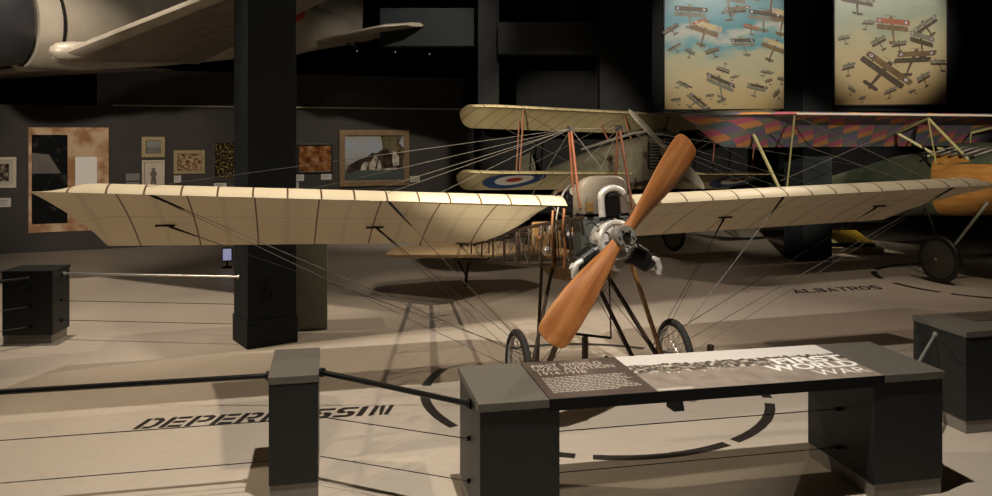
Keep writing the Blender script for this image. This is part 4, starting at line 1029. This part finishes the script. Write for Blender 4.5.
MB().tube([(0, 4.3, .70), (0, 4.7, .02)], .03, 8).build('tail_skid', M['darkwood'], lozp)
f = MB(); f.prism([(-.02, 4.2, 1.0), (-.02, 4.7, 1.6), (-.02, 5.3, 1.4), (-.02, 5.1, .7)], (.04, 0, 0)); f.build('rudder', M['greendark'], lozp)
nose = Vector((0, -1.28, 1.62)); pq = empty('propeller', nose); pq.parent = lozp
for sg in (-1, 1):
    rows = []
    d3 = Vector((math.cos(R(100)), 0, math.sin(R(100)))); s3 = Vector((0, 1, 0)).cross(d3)
    for r_, w_, t_, tw in ((0, .06, .05, 45), (.3, .08, .035, 38), (.7, .10, .022, 26), (1.1, .09, .014, 20), (1.3, .03, .006, 20)):
        th_ = R(tw)*sg; rows.append([d3*sg*r_+s3*(w_*math.cos(t)*math.cos(th_)-t_*math.sin(t)*math.sin(th_))+Vector((0, 1, 0))*(w_*math.cos(t)*math.sin(th_)+t_*math.sin(t)*math.cos(th_)) for t in [j*PI/6 for j in range(12)]])
    f = MB(); f.grid(rows, None, True); f.face(rows[-1]); f.build('blade', M['darkwood'], pq, smooth=True)
MB().lathe([(0, -.25), (.10, -.2), (.16, -.08), (.18, .12), (0, .12)], (0, 0, 0), (0, 1, 0), 18).build('spinner', M['iron2'], pq, smooth=True)

# dark blade of another propeller on a stand, between the far column and the lozenge biplane
sp = at(842, 262, 16.1); sp.z = .12
st = empty('propeller_stand', sp, 0, 'dark grey propeller blade on a thin black post right of the far column', 'propeller')
MB().box((0, 0, .02), (.22, .22, .04)).build('base', M['black'], st); MB().tube([(0, 0, .04), (0, 0, 1.42)], .018, 10).build('post', M['black'], st)
rows = []
bd = (at(913, 154, 16.05)-at(842, 181, 16.05)).normalized(); bs = Vector((0, 1, 0)).cross(bd)
b0 = at(842, 181, 16.05)-sp
for r_, w_, t_ in ((-.25, .05, .04), (.2, .05, .04), (.7, .075, .03), (1.0, .11, .025), (1.2, .125, .02), (1.33, .10, .014), (1.40, .04, .006)):
    rows.append([b0+bd*r_+bs*w_*math.cos(t)+Vector((0, 1, 0))*t_*math.sin(t) for t in [j*PI/6 for j in range(12)]])
f = MB(); f.grid(rows, None, True); f.face(rows[0]); f.face(rows[-1]); f.build('blade', M['iron2'], st, smooth=True)

# yellow wing fragment on a low beige plinth
yp = onfloor(858, 254)
lowp = MB().box((0, .52, .06), (1.02, 1.04, .12)).build('plinth', M['beige'], bevel=.01); lowp.location = yp
tag(lowp, 'low beige plinth on the floor right of the far column', 'plinth')
yw = empty('wing_fragment', yp+Vector((-.22, .12, .12)), 0, 'yellow and black painted wing fragment lying on the low beige plinth', 'wing fragment')
def wedge(x0, x1, s0, s1): return [[(x, y, z_) for y, z_ in ((0, 0), (.05, .12), (.45, .26), (.5, 0))] for x in (x0, x1)]
for x0, x1, m, nm in ((-.45, -.12, 'olive', 'green_panel'), (-.12, .44, 'yellow', 'yellow_panel')):
    f = MB()
    k = .16 if m == 'yellow' else 0
    f.prism([(x0, 0, .07), (x1+k, 0, .07), (x1-.0, .45, .27), (x0, .45, .27)], (0, .03, -.02)); f.build(nm, M[m], yw)
f = MB(); f.prism([(-.45, -.02, 0), (.62, -.02, 0), (.60, .0, .075), (-.45, .0, .075)], (0, .44, 0)); f.build('black_edge', M['black'], yw)

# ------------------------------------------------------------------ hanging fighter, upper left
ZN = Vector((-7.45, 10.55, 3.86)); za = Vector((.58, .81, .06)).normalized()
ZYAW = math.atan2(za.y, za.x)-PI/2
zer = empty('fighter_plane', Vector((ZN.x, ZN.y, ZN.z)), ZYAW, 'pale grey fighter plane with black engine cowl hanging from the ceiling at upper left', 'aeroplane')
zer.rotation_mode = 'YXZ'; zer.rotation_euler = Euler((math.asin(za.z), R(-5), ZYAW), 'YXZ'); ZM = Matrix.Translation(zer.location) @ zer.rotation_euler.to_matrix().to_4x4()
rows = []
for y, rx, rz_, dz in ((1.05, .60, .64, 0), (1.2, .60, .66, 0), (2.0, .62, .70, 0.02), (3.2, .56, .66, .05), (4.6, .44, .58, .10), (6.1, .34, .52, .16), (7.4, .14, .30, .20), (7.9, .02, .10, .20)):
    rows.append([Vector((rx*math.cos(t), y, dz+rz_*math.sin(t))) for t in [j*PI/16 for j in range(32)]])
f = MB(); f.grid(rows, None, True); f.face(rows[0]); f.face(rows[-1]); fz = f.build('fuselage', M['zero'], zer, smooth=True)
f = MB(); f.lathe([(.36, -.02), (.50, -.06), (.60, .06), (.645, .35), (.64, .80), (.60, .98), (.5, .98)], (0, 0, 0), (0, 1, 0), 40); f.build('engine_cowl', M['zerocowl'], zer, smooth=True)
f = MB(); f.lathe([(0, -.35), (.10, -.30), (.17, -.1), (.17, .1), (.35, .12), (0, .3)], (0, 0, 0), (0, 1, 0), 20); f.build('spinner', M['iron2'], zer, smooth=True)
f = MB()
f.lathe([(.612, 1.36), (.632, 1.36), (.632, 1.40), (.612, 1.40)], (0, 0, .005), (0, 1, 0), 40, True); f.build('cowl_flap_gap', M['black'], zer)
for sg in (-1, 1):
    def LEz(s): return 1.22+.10*abs(s)+ (0 if abs(s) < 4.3 else .55*((abs(s)-4.3)/.6)**2.2)
    def CHz(s):
        a_ = abs(s); c = 2.45-.22*a_; return c if a_ < 4.3 else c-(.95)*((a_-4.3)/.6)**2.0
    st = [sg*x for x in frange(.35, 4.3, 8)+[4.45, 4.6, 4.72, 4.82, 4.88]]
    rows, uvs = airfoil_wing(st, LEz, CHz, lambda s: -.60+.085*abs(s), lambda s: .02, 2.2, .015, .4, .055)
    f = MB(); i0 = f.grid(rows, uvs, True)
    w_ = wing_mesh(rows, uvs); wz = w_.build('wing', [M['zerowing'], M['zero']], zer, smooth=True)
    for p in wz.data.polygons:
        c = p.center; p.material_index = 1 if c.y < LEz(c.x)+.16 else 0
    # fillet bulb and aileron line
    rows, uvs = airfoil_wing([sg*x for x in frange(.12, 2.0, 7)], lambda s: 6.3+.24*abs(s)+(0 if abs(s) < 1.7 else .35*((abs(s)-1.7)/.3)**2), lambda s: 1.5-.32*abs(s)-(0 if abs(s) < 1.7 else .4*((abs(s)-1.7)/.3)**2), lambda s: -.12+.03*abs(s), lambda s: -.02, 1.3, .0, .4, .04)
    wing_mesh(rows, uvs).build('tailplane', M['zero'], zer, smooth=True)
    f = MB()
    def zsk(y, z_):
        k = (y-4.6)/1.5; rx, rz_, dz = .44-.10*k, .58-.06*k, .10+.06*k; q = max(-1, min(1, (z_-dz)/rz_)); return sg*rx*math.sqrt(1-q*q)+sg*.006
    f.grid([[Vector((zsk(5.75+.36*r_*math.cos(t), .42+.22*r_*math.sin(t)), 5.75+.36*r_*math.cos(t), .42+.22*r_*math.sin(t))) for t in [j*PI/12 for j in range(24)]] for r_ in (.001, .33, .66, 1)], None, True); f.build('red_disc', M['redR'], zer)
    # rounded fillet where the wing meets the body
    f = MB(); f.lathe([(0, 0), (.06, .02), (.115, .10), (.13, .25), (.11, .6), (.06, 1.1), (0, 1.5)], (sg*.60, 1.12, -.50), (sg*.22, 1, .03), 16); f.build('wing_root_fillet', M['zero'], zer, smooth=True)
    # slots under the wing
    f = MB(); f.box((sg*2.3, 2.6, -.27), (.25, .03, .03)); f.box((sg*1.1, 2.0, -.38), (.10, .06, .02)); f.build('wing_vent', M['black'], wz)
f = MB(); f.prism([(-.03, 6.3, .4), (-.03, 7.0, 1.4), (-.03, 7.6, 1.5), (-.03, 8.05, .9), (-.03, 7.9, .15)], (.06, 0, 0)); f.build('fin', M['zero'], zer, bevel=.015)
f = MB(); f.lathe([(0, 0), (.30, .15), (.36, .6), (.34, 1.4), (.1, 2.3), (0, 2.35)], (0, 2.3, .45), (0, 1, 0), 20); f.build('canopy', M['glass'], zer, smooth=True)
MB().tube([(0, 7.4, .05), (0, 7.7, -.18)], [.05, .03], 8).build('tail_wheel_leg', M['iron2'], zer, smooth=True)
inv = ZM.inverted()
for y in (1.8, 6.6):
    for sg in (-1, 1):
        top = ZM @ Vector((sg*.3, y, .3)); tp2 = inv @ Vector((top.x, top.y, 8.0))
        MB().tube([Vector((sg*.3, y, .3)), tp2], .008, 6).build('suspension_cable', M['wire'], zer)

# ------------------------------------------------------------------ small ceiling spotlights glinting in the dark void
for i, (px, py, lab) in enumerate(((356, 49, 'leftmost of three small black spotlights glinting under the dark beam'), (394, 50, 'middle of three small black spotlights glinting under the dark beam'), (428, 52, 'rightmost of three small black spotlights glinting under the dark beam'))):
    p = at(px, py, 19.6); e = empty('spotlight', p, 0, lab, 'spotlight', None)
    MB().lathe([(.0, .02), (.06, .02), (.07, 0), (.09, -.18), (.08, -.18), (0, -.15)], (0, 0, .05), (-.3, .6, .7), 14).build('lamp_housing', M['black'], e)
    MB().lathe([(0, -.155), (.05, -.15)], (0, 0, .05), (-.3, .6, .7), 12).build('lens', M['lamp'], e)
    MB().tube([(0, 0, .06), (0, 0, 8.0-p.z)], .015, 8).build('hanger_rod', M['black'], e)

# ------------------------------------------------------------------ lights
def spot(name, loc, target, energy, col, size=60, blend=.4, radius=.12):
    d = bpy.data.lights.new(name, 'SPOT'); d.energy = energy; d.color = col; d.spot_size = R(size); d.spot_blend = blend; d.shadow_soft_size = radius
    o = bpy.data.objects.new(name, d); C.objects.link(o); o.location = loc
    o.rotation_euler = (Vector(target)-Vector(loc)).to_track_quat('-Z', 'Y').to_euler(); return o
WARM = (1, .83, .62); NEUT = (1, .91, .79)
spot('room_or_fill_spot', (.3, 3.5, 7.6), (.3, 6.6, 0), 2350, NEUT, 80, .9, .06)
spot('room_or_fill_spot', (6.2, 13.0, 7.2), (-2.4, 7.0, 0), 2000, WARM, 46, .5, .06)
spot('room_or_fill_spot', (-7.4, 6.3, 7.2), (-.2, 6.0, 0), 1500, WARM, 60, .6, .07)
spot('room_or_fill_spot', (-.6, 5.0, 7.4), (-.3, 6.6, 1.7), 160, NEUT, 22, .8, .08)
spot('room_or_fill_spot', (4.6, 9.9, 7.4), (4.6, 10.2, 0), 420, (1, .80, .66), 58, .6, .08)
spot('room_or_fill_spot', (-5.5, 9.2, 7.4), (-5.0, 11.0, 0), 1300, (1, .85, .68), 62, .7, .06)
spot('room_or_fill_spot', (-5.2, 4.0, 4.3), wallpt(120, 172), 2600, (1, .86, .70), 30, .8, .12)
spot('room_or_fill_spot', (.6, 11.0, 7.0), wallpt(375, 160), 1500, (1, .88, .72), 40, .9, .12)
spot('room_or_fill_spot', (1.2, 10.0, 5.6), at(505, 118, 13.6), 600, (1, .88, .66), 24, .9, .10)
spot('room_or_fill_spot', (-1.5, -4.5, 3.1), at(548, 146, 13.6), 19000, (1, .88, .68), 11.5, .6, .06)  # low front fill added to brighten the roundel wing undersides
spot('room_or_fill_spot', (1.5, -3.5, 5.3), (4.5, 11.8, 2.25), 14000, (1, .86, .68), 9.5, .6, .06)  # front fill added to brighten the outer lozenge wing from below
spot('room_or_fill_spot', (2.3, -3.5, 5.3), (6.9, 12.6, 2.25), 14000, (1, .86, .68), 9.5, .6, .06)  # second added front fill, for the inner lozenge wing and cabane
spot('room_or_fill_spot', (4.2, 12.2, 7.6), pwall(722, 40), 1700, NEUT, 32, .6, .10)
spot('room_or_fill_spot', (7.8, 12.2, 7.6), pwall(884, 30), 1500, NEUT, 29, .6, .10)
spot('room_or_fill_spot', (6.6, 8.8, 6.0), (6.6, 12.4, 1.9), 300, WARM, 50, .7, .10)
spot('room_or_fill_spot', (1.6, 10.2, 7.4), (-.7, 12.0, .6), 420, WARM, 20, .8, .08)  # fill added for the monoplane tail, which the hanging panel darkens
spot('room_or_fill_spot', (.8, 14.0, 7.4), (-.3, 12.4, 0), 330, (1, .84, .70), 84, .8, .10)  # broad dim fill added to lift the far floor
spot('room_or_fill_spot', (5.5, 15.3, 4.6), yp+Vector((0, .3, .2)), 420, WARM, 20, .7, .10)  # small fill added to brighten the yellow fragment
spot('room_or_fill_spot', (-3.6, 7.6, 7.4), (-5.4, 12.5, 3.9), 230, (1, .9, .75), 60, .8, .15)
w = bpy.data.worlds.new('world'); bpy.context.scene.world = w; w.use_nodes = True
w.node_tree.nodes['Background'].inputs[0].default_value = (1, .86, .7, 1); w.node_tree.nodes['Background'].inputs[1].default_value = .004

sc = bpy.context.scene
sc.view_settings.view_transform = 'Standard'; sc.view_settings.look = 'None'; sc.view_settings.gamma = 1; sc.view_settings.exposure = .03
sc.view_settings.use_curve_mapping = False
